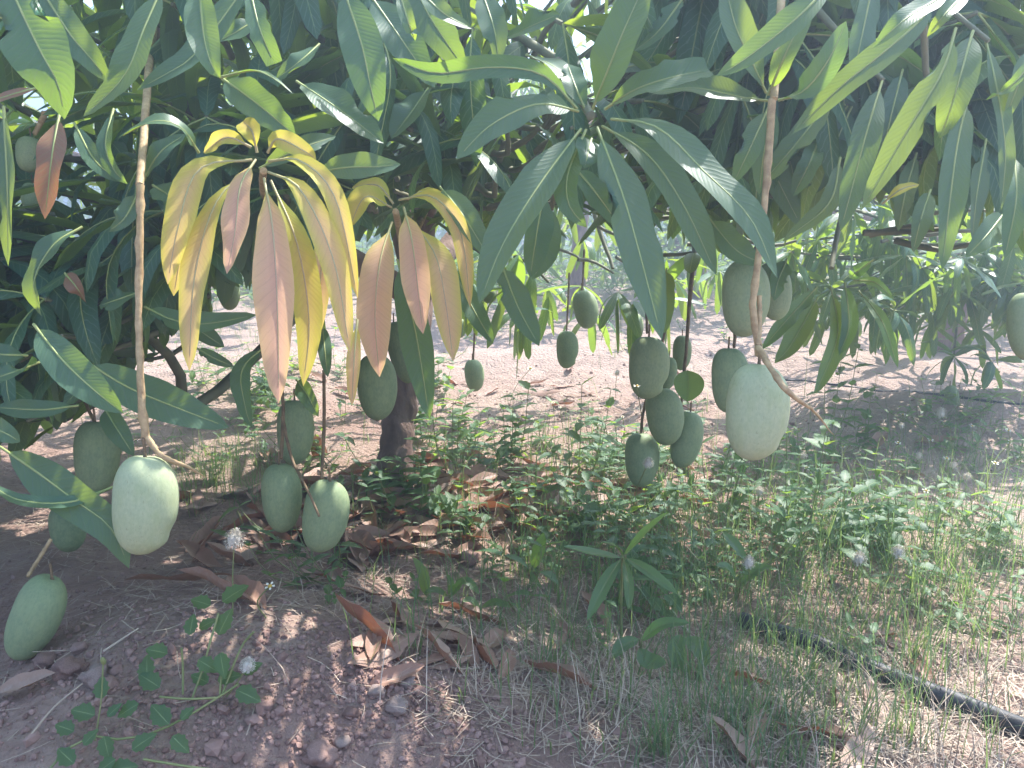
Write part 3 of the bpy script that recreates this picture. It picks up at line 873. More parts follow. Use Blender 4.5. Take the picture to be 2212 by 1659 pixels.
FRUITS = [  # top u, v, bottom u, v, width px, depth, frost, shape, label
    (313, 982, 300, 1198, 133, 0.98, 0.95, 1, 'large pale frosty mango alone at the end of the thick bare stalk in front'),
    (112, 1246, 33, 1420, 114, 1.20, 0.30, 2, 'blue green mango leaning low on the soil with its tip behind a clod'),
    (205, 908, 203, 1065, 92, 1.42, 0.25, 0, 'shaded dark mango half hidden behind a drooping leaf beside the pale frosty one'),
    (140, 1085, 152, 1192, 84, 1.55, 0.15, 0, 'dark mango hanging lowest behind the drooping leaves with only its tip showing'),
    (636, 862, 634, 1004, 80, 1.46, 0.30, 0, 'upper mango of the three grouped below the yellow and pink young leaves'),
    (603, 1000, 610, 1150, 88, 1.38, 0.32, 2, 'lower mango on the left of the group of three under the young leaves'),
    (712, 1036, 684, 1192, 98, 1.34, 0.34, 0, 'sunlit topped mango leaning against its neighbour in the group of three'),
    (808, 764, 816, 908, 88, 1.55, 0.22, 0, 'mango in front of the trunk just behind the pointed pink leaf'),
    (850, 694, 884, 828, 62, 1.72, 0.22, 0, 'tilted mango partly behind the dark green leaf beside the trunk'),
    (1020, 776, 1026, 846, 43, 3.0, 0.35, 0, 'small mango alone over the sunny soil right of the trunk'),
    (1256, 627, 1270, 710, 54, 2.55, 0.45, 1, 'upper of two mangoes hanging close together among the backlit leaves'),
    (1224, 714, 1222, 796, 48, 2.55, 0.32, 3, 'lower of two mangoes among the backlit leaves with a hooked tip'),
    (1368, 676, 1374, 734, 37, 3.5, 0.55, 0, 'small bright mango hanging left of the big long leaf tip'),
    (1402, 726, 1392, 862, 88, 1.66, 0.40, 3, 'topmost mango of the hanging bunch with a dry black twig across it'),
    (1425, 838, 1440, 962, 80, 1.74, 0.30, 0, 'plump mango in the middle of the hanging bunch'),
    (1492, 888, 1468, 1010, 70, 1.78, 0.28, 0, 'mango at the right of the hanging bunch with a thin stalk down its face'),
    (1384, 934, 1382, 1052, 74, 1.80, 0.26, 2, 'lowest mango of the hanging bunch with a sunlit shoulder'),
    (1474, 724, 1470, 800, 44, 2.0, 0.35, 0, 'mango behind the dark heart shaped leaf'),
    (1446, 770, 1436, 842, 40, 1.95, 0.15, 0, 'narrow dark mango squeezed behind the topmost one of the bunch'),
    (1608, 562, 1604, 728, 102, 1.26, 0.50, 0, 'upper mango behind the thick stalk with a smaller one beside it'),
    (1664, 566, 1676, 692, 74, 1.36, 0.40, 0, 'mango tucked behind the upper one right of the thick stalk'),
    (1574, 750, 1572, 892, 80, 1.32, 0.25, 0, 'shaded mango behind the large whitish one'),
    (1640, 784, 1618, 994, 138, 0.97, 1.05, 1, 'large whitish green mango at the foot of the thick stalk'),
    (2216, 630, 2222, 780, 84, 1.05, 0.6, 0, 'blurred mango cut off by the picture edge beside the long hanging leaves'),
    (488, 594, 496, 670, 46, 2.6, 0.45, 0, 'small mango just behind the narrow tip of a pink young leaf'),
    (66, 296, 60, 372, 58, 1.30, 0.45, 0, 'mango high in the leaves behind the rust brown leaf'),
    (2052, 832, 2058, 890, 32, 3.1, 0.30, 0, 'small mango under the low bush of leaves by the open soil'),
    (2068, 872, 2082, 900, 28, 3.15, 0.2, 0, 'tiny mango tucked under another one by the open soil'),
    (994, 688, 992, 730, 26, 3.1, 0.3, 0, 'small far mango beside the edge of a yellow young leaf'),
    (2003, 603, 2004, 640, 28, 4.4, 0.25, 0, 'far mango in the shade of the tree behind'),
    (1958, 716, 1960, 752, 24, 4.2, 0.3, 0, 'far mango low at the edge of the tree behind'),
    (1748, 528, 1752, 556, 18, 5.0, 0.7, 0, 'far pale mango high between the hanging leaves'),
    (70, 395, 64, 452, 44, 1.34, 0.35, 0, 'dark mango in the leaf shade directly below another high mango'),
    (1052, 622, 1058, 655, 34, 2.3, 0.4, 0, 'small mango peeping out behind the long leaf tip'),
]
for tu, tv, bu, bv, wpx, d, frost, sh, lab in FRUITS:
    a, b = P(tu, tv, d), P(bu, bv, d)
    ax_ = (a - b)
    L = ax_.length
    zx = ax_.normalized()
    xx = (Vector((1, 0, 0)) - zx * zx.x).normalized()
    rot = Matrix((xx, zx.cross(xx), zx)).transposed().to_4x4()
    W = wpx * d / FPX
    root = tag(empty('mango', a), lab, 'mango', GM)
    spin = {1: 0.25, 3: 0.1}.get(sh, random.uniform(-0.9, 0.9))
    f = link('fruit', MANGO[sh], root, Matrix.Translation(a) @ rot @ Matrix.Rotation(spin, 4, 'Z') @ Matrix.Diagonal((W, W * random.uniform(0.9, 1.08), L, 1)))
    f.color = (frost, frost, frost, 1)
    link('stem', MSTEM, root, Matrix.Translation(a) @ Matrix.Diagonal((W * 0.9, W * 0.9, max(W, 0.05) * 2.2, 1)))

# ------------------------------------------------------------------ trees behind
def back_tree(x, y, rx, rz, zc, n_tip, n_obj, label, size=0.2, zmin=0.15, extra=(), name='mango_tree', fruit=0):
    base = Vector((x, y, gh(x, y)))
    t = tag(empty(name, base), label, 'mango tree', 'mango trees in the orchard')
    top = base + Vector((0.05, 0.05, zc * 0.75))
    tree_tube('trunk', [base + Vector((0, 0, -0.05)), base + Vector((0.02, 0, zc * 0.4)), top], [0.09, 0.065, 0.06], M['bark'], t)
    for k in range(5):
        a = k * 1.256 + random.uniform(-0.3, 0.3)
        tree_tube('branch', [top, top + Vector((math.cos(a) * rx * 0.35, math.sin(a) * rx * 0.35, rz * 0.2)),
                             top + Vector((math.cos(a) * rx * 0.75, math.sin(a) * rx * 0.75, rz * 0.3))], [0.045, 0.03, 0.015], M['bark'], t, 8, 8)
    pl, tp = [], []
    c, r = np.array([x, y, zc]), np.array([rx, rx, rz])
    while len(tp) < n_tip:
        p = c + r * rng.uniform(-1, 1, 3)
        e = np.linalg.norm((p - c) / r)
        if e > 1 or e < 0.45 or p[2] < zmin + 0.1:
            continue
        lf = [q for q in rosette(p, random.randint(7, 10), size) if leaf_points(q[0], q[1])[:, 2].min() > zmin * 0.5]
        pl += lf
        tp.append(p)
    for u, v, d, n in extra:
        p = np.array(P(u, v, d))
        pl += rosette(p, n, size * 0.9, -10)
        tp.append(p)
    add_leaves(t, pl, n_obj)
    m = MB()
    for p in tp:
        e = p + (np.array(top) - p) * 0.3
        tube(m, [e, (e + p) / 2 + rng.normal(0, 0.02, 3), p], [0.008, 0.004], 4)
    tag(link('twig', m.mesh('twig', [M['twig']]), t), kind='stuff')
    return t
back_tree(2.7, 4.7, 1.4, 0.85, 0.85, 90, 220, 'mango tree behind on the right with sunlit leaves drooping to the soil', 0.2, 0.12,
          ((2118, 713, 3.3, 10), (2050, 640, 3.5, 9), (2160, 640, 3.2, 9), (2190, 560, 3.3, 9), (2010, 700, 3.5, 7), (2060, 770, 3.2, 8), (2140, 780, 3.1, 8), (2000, 560, 3.6, 8), (2100, 560, 3.4, 8)) + tuple((random.uniform(1700, 2300), random.uniform(380, 690), random.uniform(2.5, 3.5), 9) for _ in range(110)))
back_tree(0.55, 6.6, 1.5, 1.15, 1.3, 140, 60, 'mango tree standing beyond the low earth ridge behind the hanging bunch', 0.2, 0.45)
back_tree(-2.6, 5.6, 1.5, 1.2, 1.3, 90, 30, 'mango tree behind the left side of the near tree', 0.2, 0.3)
back_tree(4.4, 5.6, 1.3, 0.9, 0.85, 80, 40, 'mango tree behind cut by the right edge with leaves to the soil', 0.2, 0.12)
back_tree(1.75, 7.3, 1.3, 0.9, 0.9, 100, 30, 'low mango tree filling the gap behind the thick stalk', 0.2, 0.2)
back_tree(1.9, 9.0, 1.6, 1.3, 1.45, 90, 0, 'farther mango tree seen through the gap beside the hanging leaves', 0.24, 0.3)
back_tree(4.8, 7.6, 1.6, 1.4, 1.45, 90, 0, 'farther mango tree at the right edge', 0.24, 0.25)
back_tree(-1.2, 10.5, 1.7, 1.4, 1.5, 80, 0, 'distant mango tree behind the trunk', 0.26, 0.4)
back_tree(4.0, 13.0, 1.9, 1.6, 1.6, 80, 0, 'distant mango tree between the two farther ones', 0.3, 0.3)
back_tree(-4.6, 11.5, 1.9, 1.6, 1.6, 80, 0, 'distant mango tree beyond the left one', 0.3, 0.3)
# the far edge of the orchard, one mass of leaves
m = MB()
for _ in range(900):
    x = random.uniform(-26, 26)
    y = 19 + random.uniform(0, 5) + abs(x) * 0.1
    p = np.array([x, y, 0.3 + 3.6 * random.random() ** 1.2 * (0.7 + 0.3 * math.sin(x * 0.7))])
    for si, Mx, L in rosette(p, 6, 0.75):
        s = SHAPES[si]
        mm = np.array(Mx)
        m.add(s['V'] @ mm[:3, :3].T + mm[:3, 3], s['F'], 0, s['UV'], random.random())
tag(link('far_foliage', m.mesh('far_foliage', [M['leaf']])), 'line of leafy trees closing the view at the far edge of the orchard', 'trees', None, 'stuff')

# ------------------------------------------------------------------ irrigation pipes
def ground_tube(name, px, r, label, lift=0.6):
    pts = [G(u, v) for u, v in px]
    path = spline([(p.x, p.y, p.z + r * lift) for p in pts], 60)
    for k in range(60):
        path[k][2] = max(path[k][2], gh(path[k][0], path[k][1]) + r * lift * 0.6)
    m = MB()
    tube(m, path, r, 12, jitter=0.0)
    o = link(name, m.mesh(name, [M['pipe']]))
    return tag(o, label, 'irrigation pipe')
ground_tube('irrigation_pipe', [(1600, 1352), (1660, 1374), (1760, 1403), (1850, 1445), (1930, 1480), (2010, 1512), (2110, 1550), (2240, 1605), (2420, 1690)], 0.0155,
            'black plastic irrigation pipe running out of the grass across the straw', 1.0)
ground_tube('drip_line', [(1560, 815), (1700, 822), (1800, 832), (1900, 846), (2010, 852), (2150, 870), (2400, 900)], 0.0055, 'thin black drip line far back on the open soil')

# ------------------------------------------------------------------ fallen leaves
DRY = []
for k in range(9):
    n = 9
    t = np.linspace(0, 1, n)
    c1, c2 = rng.uniform(-0.5, 0.9), rng.uniform(-0.4, 0.4)
    path = np.stack([t, c2 * (t - 0.5) ** 2 * 0.4, 0.03 + c1 * 0.28 * (t - 0.5) ** 2 + 0.02 * np.sin(t * 9 + k)], axis=1)
    m = MB()
    leaf_geo(m, path, np.tile([0, 0, 1.0], (n, 1)), rng.uniform(0.22, 0.32), cols=4, fold=rng.uniform(-0.35, 1.1), wave=0.07, rib=False, phase=k, petiole=0.05, nib=0.1 if k % 2 else 0)
    DRY.append(m.mesh('dry_leaf', [M['dry']]))
def dry_leaf(u, v, L, yaw, label, group, k=None, tilt=0.0, roll=0.0, lift=0.004):
    p = G(u, v)
    e = 0.04
    nx_, ny_ = (gh(p.x + e, p.y) - gh(p.x - e, p.y)) / (2 * e), (gh(p.x, p.y + e) - gh(p.x, p.y - e)) / (2 * e)
    up = Vector((-nx_, -ny_, 1)).to_track_quat('Z', 'Y').to_matrix().to_4x4()
    Mx = Matrix.Translation(p + Vector((0, 0, lift))) @ up @ Matrix.Rotation(yaw, 4, 'Z') @ Matrix.Rotation(-tilt, 4, 'Y') @ Matrix.Rotation(roll, 4, 'X') @ Matrix.Diagonal((L, L, L, 1)) @ Matrix.Translation((-0.5, 0, 0))
    o = link('fallen_leaf', DRY[random.randrange(9) if k is None else k], None, Mx)
    tone = 0.8 if any(q_ in label for q_ in ('pale', 'grey', 'light')) else 0.62 if any(q_ in label for q_ in ('tan', 'pinkish', 'orange')) else 0.12 if 'dark' in label else 0.38
    o.color = (tone, tone, tone, 1)
    return tag(o, label, 'fallen leaf', group)
MARKS = [(852, 1065, 'the trunk foot'), (307, 1190, 'the large pale mango'), (655, 1130, 'the group of three mangoes'), (503, 1300, 'the cream seed head'), (1345, 1290, 'the narrow leaved seedling'),
         (970, 1300, 'the tiny seedlings'), (640, 1450, 'the soil mound top'), (1420, 1020, 'the hanging bunch'), (1630, 1010, 'the large whitish mango'), (1850, 848, 'the thin drip line'), (1950, 1490, 'the black pipe'),
         (1890, 968, 'the big orange leaf'), (1250, 840, 'the bare ridge'), (1550, 1520, 'the slanting dry stick'), (1110, 1160, 'the dark weeds'), (1023, 830, 'the lone small mango'), (1690, 1190, 'the dark branching weed'), (540, 860, 'the curved hanging leaf')]
used = {}
def where(u, v):
    mu, mv, nm = min(MARKS, key=lambda k: (k[0] - u) ** 2 + 2.2 * (k[1] - v) ** 2)
    du, dv = u - mu, v - mv
    far = 'just ' if du * du + 2.2 * dv * dv < 55 ** 2 else ''
    if abs(du) > 1.3 * abs(dv):
        return far + ('left of ' if du < 0 else 'right of ') + nm
    return far + ('behind ' if dv < 0 else 'in front of ') + nm
def own_label(parts, extras):
    for e in [''] + extras:
        l = ' '.join((parts[0] + ' ' + e + ' ' + parts[1]).split())
        if l not in used:
            used[l] = 1
            return l
    return ' '.join((parts[0] + ' ' + parts[1]).split())
TONES = [(0.12, 'dark red'), (0.38, 'reddish brown'), (0.62, 'tan brown'), (0.9, 'pale grey')]
GD = 'dry fallen mango leaves'
for u, v, L, yaw, k, tilt, roll, lab in (
        (425, 1215, 0.17, 2.2, 1, 0.7, 0.5, 'dark reddish fallen leaf standing up right of the large pale mango'),
        (495, 1225, 0.17, 1.2, 4, 0.6, -0.4, 'pale greyish fallen leaf propped behind the white seed head'),
        (395, 1268, 0.19, 0.1, 0, 0.1, 0.3, 'long brown fallen leaf lying flat below the large pale mango'),
        (470, 1290, 0.17, 0.25, 2, 0.2, 0.5, 'orange brown fallen leaf with pale underside behind the trailing weed'),
        (535, 1300, 0.14, -0.5, 5, 0.15, -0.3, 'reddish fallen leaf beside the stem of the white seed head'),
        (765, 1208, 0.17, -0.5, 6, 0.25, 0.2, 'broad red brown fallen leaf below the group of three mangoes'),
        (735, 1278, 0.22, 0.05, 3, 0.05, 0.2, 'long brown fallen leaf in the shade above the soil mound'),
        (832, 1205, 0.15, 1.9, 7, 0.6, 0.6, 'curled grey brown fallen leaf standing near the trunk'),
        (785, 1375, 0.17, 0.5, 4, 0.25, 0.4, 'broad chestnut fallen leaf at the top of the soil mound'),
        (830, 1425, 0.15, -0.7, 1, 0.1, 0.2, 'dark folded fallen leaf sliding down the soil mound'),
        (990, 1385, 0.16, -0.12, 0, 0.05, 0.2, 'long pinkish brown fallen leaf lying across the straw'),
        (945, 1428, 0.13, 0.8, 8, 0.3, 0.5, 'pale twisted fallen leaf on the straw below the seedlings'),
        (1205, 1478, 0.14, -0.1, 4, 0.1, 0.3, 'broad pinkish fallen leaf among the grass blades'),
        (1090, 1455, 0.09, -0.5, 6, 0.2, 0.2, 'short torn fallen leaf lit at one edge in the straw'),
        (1015, 1345, 0.15, 0.1, 2, 0.1, 0.2, 'tan fallen leaf lying behind the small seedlings'),
        (1280, 1330, 0.13, 0.0, 5, 0.1, 0.2, 'brown fallen leaf under the narrow leaved seedling'),
        (1770, 1605, 0.17, 1.9, 3, 0.3, 0.7, 'dark brown fallen leaf standing in the grass near the bottom'),
        (1590, 1640, 0.13, 1.3, 8, 0.3, 0.3, 'grey white fallen leaf at the bottom edge in the grass'),
        (1850, 1640, 0.12, -0.7, 0, 0.2, 0.3, 'curled light fallen leaf on the sunny straw near the bottom'),
        (1890, 968, 0.20, 0.4, 4, 0.35, 0.4, 'big orange fallen leaf out on the sunny open soil'),
        (2020, 965, 0.15, 0.1, 6, 0.2, 0.2, 'dark fallen leaf near the big orange one on the open soil'),
        (1170, 855, 0.22, 0.1, 1, 0.1, 0.2, 'dark red fallen leaf on the sunny ridge right of the trunk'),
        (1380, 1090, 0.16, 0.6, 2, 0.3, 0.4, 'rust red fallen leaf under the hanging bunch of mangoes'),
        (1310, 1100, 0.16, -0.2, 7, 0.2, 0.2, 'coppery fallen leaf left of the one under the hanging bunch'),
        (850, 1090, 0.18, 0.1, 5, 0.15, 0.3, 'bright red fallen leaf against the foot of the trunk'),
        (935, 1010, 0.15, 1.0, 8, 0.5, 0.5, 'pale curled fallen leaf beside the foot of the trunk'),
        (690, 985, 0.17, 1.5, 0, 0.9, 0.3, 'white grey fallen leaf standing upright behind the group of three'),
        (1630, 1590, 0.1, -0.3, 2, 0.1, 0.1, 'small tan fallen leaf between grass stems'),
        (60, 1500, 0.10, 0.9, 6, 0.1, 0.2, 'greyish shrivelled fallen leaf on the dark soil at the left edge')):
    dry_leaf(u, v, L, yaw, lab, GD, k, tilt, roll, 0.012)
ZONES = [  # polygon-free scatter: centre, spread px, count, label
    ((900, 1120), (300, 80), 135, 'dry brown fallen leaf in the shaded litter below the near tree'),
    ((1150, 1060), (300, 70), 45, 'reddish fallen leaf among the weeds right of the trunk'),
    ((600, 1130), (180, 90), 26, 'brown fallen leaf under the group of three mangoes'),
    ((1700, 1060), (350, 110), 22, 'small fallen leaf scattered among the weeds on the sunny side'),
    ((1100, 850), (350, 50), 24, 'small far fallen leaf on the bare ridge'),
    ((1000, 1380), (260, 70), 18, 'fallen leaf half buried in straw above the soil mound'),
    ((1850, 1500), (280, 110), 12, 'broken fallen leaf lying in the straw near the pipe')]
for (cu, cv), (su, sv), cnt, lab in ZONES:
    for _ in range(cnt):
        u, v = random.gauss(cu, su * 0.6), min(1640, max(800, random.gauss(cv, sv * 0.6)))
        tone, tn = random.choices(TONES, (7, 6, 2, 0.4))[0]
        L, yaw, tilt, roll = (random.uniform(0.10, 0.19) if cu < 1400 and cv < 1300 else random.uniform(0.07, 0.12)), random.uniform(0, 6.28), random.gauss(0, 0.16), random.gauss(0, 0.3)
        ext = [('long' if L > 0.15 else 'short'), ('lying across' if abs(math.cos(yaw)) > 0.7 else 'pointing away'), ('propped up' if abs(tilt) > 0.22 else 'lying flat')]
        ext = [ext[0], ext[1], ext[2], ext[0] + ' ' + ext[1], ext[0] + ' ' + ext[2], ext[1] + ' and ' + ext[2]]
        pre = {'long': 'long', 'short': 'short'}
        lab1 = own_label((tn + ' fallen leaf', where(u, v)), [e if e.split()[0] not in pre else 'of ' + e.split()[0] + ' shape' + e[len(e.split()[0]):] for e in ext])
        o = dry_leaf(u, v, L, yaw, lab1, 'dry fallen leaves in the litter', None, tilt, roll, 0.008)
        o.color = (tone, tone, tone, 1)

# ------------------------------------------------------------------ weeds
def ovate(mb, base, direc, up, L, W, teeth=4, mi=0, rnd=0.0, bend=0.3):
    """a small toothed leaf folded along its midrib"""
    d = np.array(direc, float); d /= np.linalg.norm(d)
    s = np.cross(np.array(up, float), d); s /= np.linalg.norm(s) + 1e-9
    n = np.cross(d, s)
    k = teeth * 2 + 1
    t = np.linspace(0, 1, k)
    wv = np.sin(math.pi * t ** 0.75) ** 0.9 * W * 0.5
    wv[1:-1:2] *= 1.12; wv[2:-1:2] *= 0.86
    mid = np.array(base)[None, :] + d[None, :] * (t * L)[:, None] - n[None, :] * (bend * L * t ** 2)[:, None]
    lf = mid + s[None, :] * wv[:, None] + n[None, :] * (0.25 * wv)[:, None]
    rt = mid - s[None, :] * wv[:, None] + n[None, :] * (0.25 * wv)[:, None]
    V = np.vstack([lf, mid, rt])
    i = np.arange(k - 1)
    F = np.vstack([np.stack([i, i + k, i + k + 1, i + 1], 1), np.stack([i + k, i + 2 * k, i + 2 * k + 1, i + k + 1], 1)])
    uv = np.vstack([np.stack([t, np.full(k, x)], 1) for x in (1.0, 0.5, 0.0)])
    mb.add(V, F, mi, uv, rnd)
def weed_mb(seed, h=0.16, spread=0.05, nodes=4, leafL=0.045, flower=False, stems=3, sprawl=0.0):
    r = random.Random(seed)
    m = MB()
    for s_ in range(stems):
        a = r.uniform(0, 6.28)
        lean = r.uniform(0.2, 1.0)
        tip = np.array([math.cos(a) * (spread * lean + sprawl), math.sin(a) * (spread * lean + sprawl), h * r.uniform(0.6, 1.1)])
        pth = spline([(0, 0, -0.01), tuple(tip * np.array([0.7, 0.7, 0.35])), tuple(tip)], 7)
        tube(m, pth, [0.0017, 0.0010], 4, 1)
        for k in range(nodes):
            q_ = pth[min(6, 1 + int((k + 1) / nodes * 5))]
            az = r.uniform(0, 6.28)
            for side in (0, math.pi):
                L = leafL * r.uniform(0.6, 1.25)
                e = r.uniform(-0.1, 0.7)
                dr = (math.cos(az + side) * math.cos(e), math.sin(az + side) * math.cos(e), math.sin(e))
                ovate(m, q_, dr, (0.1, 0, 1), L, L * r.uniform(0.34, 0.62), 4, 0, r.random(), r.uniform(0, 0.5))
    return m
WEEDS = [weed_mb(k, 0.10 + 0.03 * (k % 4), 0.05 + 0.015 * (k % 3), 3 + k % 2, 0.05 + 0.007 * (k % 3), stems=2 + k % 2, sprawl=0.03 * (k % 2)).mesh('weed', [M['weed'], M['stem']]) for k in range(8)]
WGEO = []
for k in range(6):
    m_ = weed_mb(50 + k, 0.09 + 0.02 * (k % 3), 0.05, 3, 0.046, stems=2, sprawl=0.03)
    WGEO.append(m_)
for k in range(4):
    WGEO.append(weed_mb(70 + k, 0.10 + 0.02 * k, 0.10, 3, 0.04, stems=3, sprawl=0.16))
def place(me, name, p, s, rz, label, cat, group):
    Mx = Matrix.Translation(p) @ Matrix.Rotation(rz, 4, 'Z') @ Matrix.Rotation(random.gauss(0, 0.08), 4, 'X') @ Matrix.Diagonal((s, s, s, 1))
    return tag(link(name, me, None, Mx), label, cat, group)
GW = 'leafy weeds under the trees'
WZ = [((870, 1075), (45, 14), 7, 1.1, 'weed at the trunk'),
      ((960, 950), (60, 50), 12, 1.25, 'toothed green weed growing close to the right of the trunk'),
      ((1130, 1000), (110, 50), 13, 1.2, 'leafy weed in the sunny strip between trunk and hanging bunch'),
      ((1330, 1010), (110, 45), 12, 1.1, 'leafy weed below the hanging bunch of mangoes'),
      ((1010, 1130), (170, 50), 12, 1.0, 'shaded leafy weed in the leaf litter right of the trunk'),
      ((740, 950), (110, 60), 14, 1.0, 'leafy weed left of the trunk behind the mangoes'),
      ((520, 850), (80, 60), 16, 1.2, 'sunlit weed behind the lower left leaves'),
      ((1620, 1080), (140, 60), 13, 1.0, 'leafy weed under the large whitish mango'),
      ((1900, 1150), (200, 70), 18, 1.0, 'leafy weed in the green patch on the sunny side'),
      ((1330, 1120), (160, 50), 10, 1.0, 'low weed in the litter in front of the hanging bunch')]
for (cu, cv), (su, sv), cnt, sc_, lab in WZ:
    for _ in range(max(5, int(cnt * 0.7))):
        u, v = random.gauss(cu, su * 0.7), random.gauss(cv, sv * 0.7)
        p = G(u, v)
        wi = random.randrange(8)
        sz = sc_ * random.uniform(0.55, 1.0)
        lab1 = own_label((('tall' if sz * (0.10 + 0.03 * (wi % 4)) > 0.12 else 'short') + ' leafy weed', where(u, v)),
                         ['with few stems' if wi % 2 == 0 else 'with several stems', 'sprawling wide' if wi % 2 else 'standing upright', 'with large leaves' if wi % 3 == 2 else 'with small leaves', 'with paired leaves on thin stems', 'of dull green'])
        place(WEEDS[wi], 'leafy_weed', p, sz, random.uniform(0, 6.28), lab1, 'weed', GW)
# taller weeds that stand out
for u, v, h, lab in ((1100, 1010, 0.30, 'tall thin weed with pointed leaves in front of the sunny ridge'), (1250, 1060, 0.30, 'tall weed with paired leaves left of the hanging bunch'),
                     (985, 1040, 0.32, 'tallest weed beside the trunk reaching the small mango'), (1790, 960, 0.34, 'branching weed with drooping leaves right of the large whitish mango'),
                     (1720, 1180, 0.36, 'dark branching weed behind the whitish mango tip'), (1870, 990, 0.22, 'weed with rounded leaves alone on the open soil'),
                     (1560, 1110, 0.26, 'upright weed between the bunch and the whitish mango')):
    m_ = weed_mb(int(u), h, 0.10, 5, 0.055, stems=3)
    place(m_.mesh('tall_weed', [M['weed'], M['stem']]), 'tall_weed', G(u, v), 1.0, random.uniform(0, 6.28), lab, 'weed', GW)

def scatter_stuff(name, geos, spots, mats, label, cat, smin, smax, tilt=0.1):
    m = MB()
    for p in spots:
        g_ = random.choice(geos)
        Mx = np.array(Matrix.Rotation(random.uniform(0, 6.28), 3, 'Z') @ Matrix.Rotation(random.gauss(0, tilt), 3, 'X')) * random.uniform(smin, smax)
        off, rr = np.array(p), random.random()
        base = m.n
        for V, F, mi, uv, r_ in zip(g_.V, g_.F, g_.M, g_.UV, g_.R):
            m.V.append((V @ Mx.T + off).astype(np.float32)); m.F.append(F + base); m.M.append(mi); m.UV.append(uv)
            m.R.append(np.mod(r_ + rr, 1).astype(np.float32))
        m.n = base + g_.n
    return tag(link(name, m.mesh(name, mats)), label, cat, None, 'stuff')
spots = []
for (cu, cv), (su, sv), cnt in (((1900, 1130), (330, 110), 45), ((1500, 1200), (500, 130), 34), ((1350, 1020), (330, 50), 30), ((2000, 640), (320, 22), 160), ((560, 840), (150, 70), 45),
                                ((1250, 690), (500, 14), 60), ((1700, 700), (500, 30), 70), ((2150, 950), (150, 60), 40), ((820, 1000), (300, 60), 30), ((1560, 1200), (300, 60), 50)):
    for _ in range(cnt):
        v = random.gauss(cv, sv)
        if v > 560:
            spots.append(G(random.gauss(cu, su), v))
scatter_stuff('ground_cover', WGEO, spots, [M['weed'], M['stem']], 'low green ground cover of small toothed leaves', 'ground cover', 0.4, 1.15)
# rough weeds and seedlings under the farther trees
spots = [Vector((x, y, gh(x, y))) for x, y in ((random.uniform(-9, 12), random.uniform(7.2, 17)) for _ in range(1500))]
scatter_stuff('far_undergrowth', WGEO, spots, [M['weed'], M['stem']], 'rough green undergrowth between the farther trees', 'undergrowth', 2.0, 4.5)

# ------------------------------------------------------------------ grass
def blade(mb, p, a, L, w, lean, rnd, mi=0):
    n = 4
    t = np.linspace(0, 1, n)
    dx, dy = math.cos(a), math.sin(a)
    out = lean * L * t ** 1.7
    z = L * (t - 0.35 * lean * t ** 2)
    c = np.stack([p[0] + dx * out, p[1] + dy * out, p[2] + z], 1)
    s = np.array([-dy, dx, 0]) * w * 0.5
    ww = (1 - t ** 2)[:, None]
    V = np.vstack([c - s * ww, c + s * ww])
    i = np.arange(n - 1)
    uv = np.vstack([np.stack([t, np.full(n, x)], 1) for x in (0.2, 0.8)])
    mb.add(V, np.stack([i, i + n, i + n + 1, i + 1], 1), mi, uv, rnd)
def tuft_mesh(seed, n, L, spread):
    m = MB()
    r = random.Random(seed)
    for _ in range(n):
        blade(m, (r.gauss(0, spread), r.gauss(0, spread), -0.005), r.uniform(0, 6.28), L * r.uniform(0.5, 1.2), r.uniform(0.0016, 0.0032), r.uniform(0.1, 0.9), r.random())
    return m
TUFT = [tuft_mesh(k, 26, 0.15, 0.012) for k in range(5)]
GT = 'green grass tufts'
for u, v, s, lab in ((455, 1045, 1.1, 'fine grass tuft between the large pale mango and the group of three'), (1660, 1570, 1.0, 'tall grass tuft in the middle of the grass left of the pipe'),
                     (1970, 1425, 0.9, 'isolated grass tuft beyond the pipe'), (1820, 1430, 0.9, 'grass tuft standing over the buried stretch of pipe'),
                     (1500, 1480, 1.1, 'dark grass tuft behind the dry stick'), (1560, 1560, 1.0, 'grass tuft at the foot of the dry stick'),
                     (1720, 1480, 1.2, 'bright grass tuft just left of the pipe'), (1180, 1450, 1.0, 'thin grass tuft left of the narrow leaved seedling'),
                     (1430, 1640, 1.0, 'grass tuft at the bottom edge'), (2090, 1290, 0.8, 'small grass tuft on the sunny straw')):
    Mx = Matrix.Translation(G(u, v)) @ Matrix.Diagonal((s, s, s, 1))
    tag(link('grass_tuft', TUFT[random.randrange(5)].mesh('grass_tuft', [M['grass']]), None, Mx), lab, 'grass', GT)
mb = MB()
for (cu, cv), (su, sv), cnt, L in (((1650, 1430), (240, 130), 430, 0.13), ((1500, 1260), (330, 80), 420, 0.15), ((1700, 1600), (260, 60), 150, 0.10), ((2050, 1300), (150, 120), 160, 0.09),
                                   ((460, 1030), (90, 45), 220, 0.10), ((1150, 1300), (200, 90), 120, 0.12), ((1800, 1140), (360, 120), 620, 0.19), ((1250, 1000), (280, 60), 130, 0.16), ((700, 1050), (250, 60), 160, 0.08),
                                   ((2000, 640), (300, 30), 500, 0.2), ((560, 700), (120, 40), 150, 0.12)):
    for _ in range(cnt):
        v = random.gauss(cv, sv)
        if v < 560: continue
        p = G(random.gauss(cu, su), v)
        for _ in range(random.randint(1, 3)):
            blade(mb, (p.x + random.gauss(0, 0.008), p.y + random.gauss(0, 0.008), p.z - 0.004), random.uniform(0, 6.28), L * random.uniform(0.4, 1.4), random.uniform(0.0014, 0.003), random.uniform(0.05, 0.9), random.random())
tag(link('grass', mb.mesh('grass', [M['grass']])), 'thin green grass growing through the straw', 'grass', None, 'stuff')

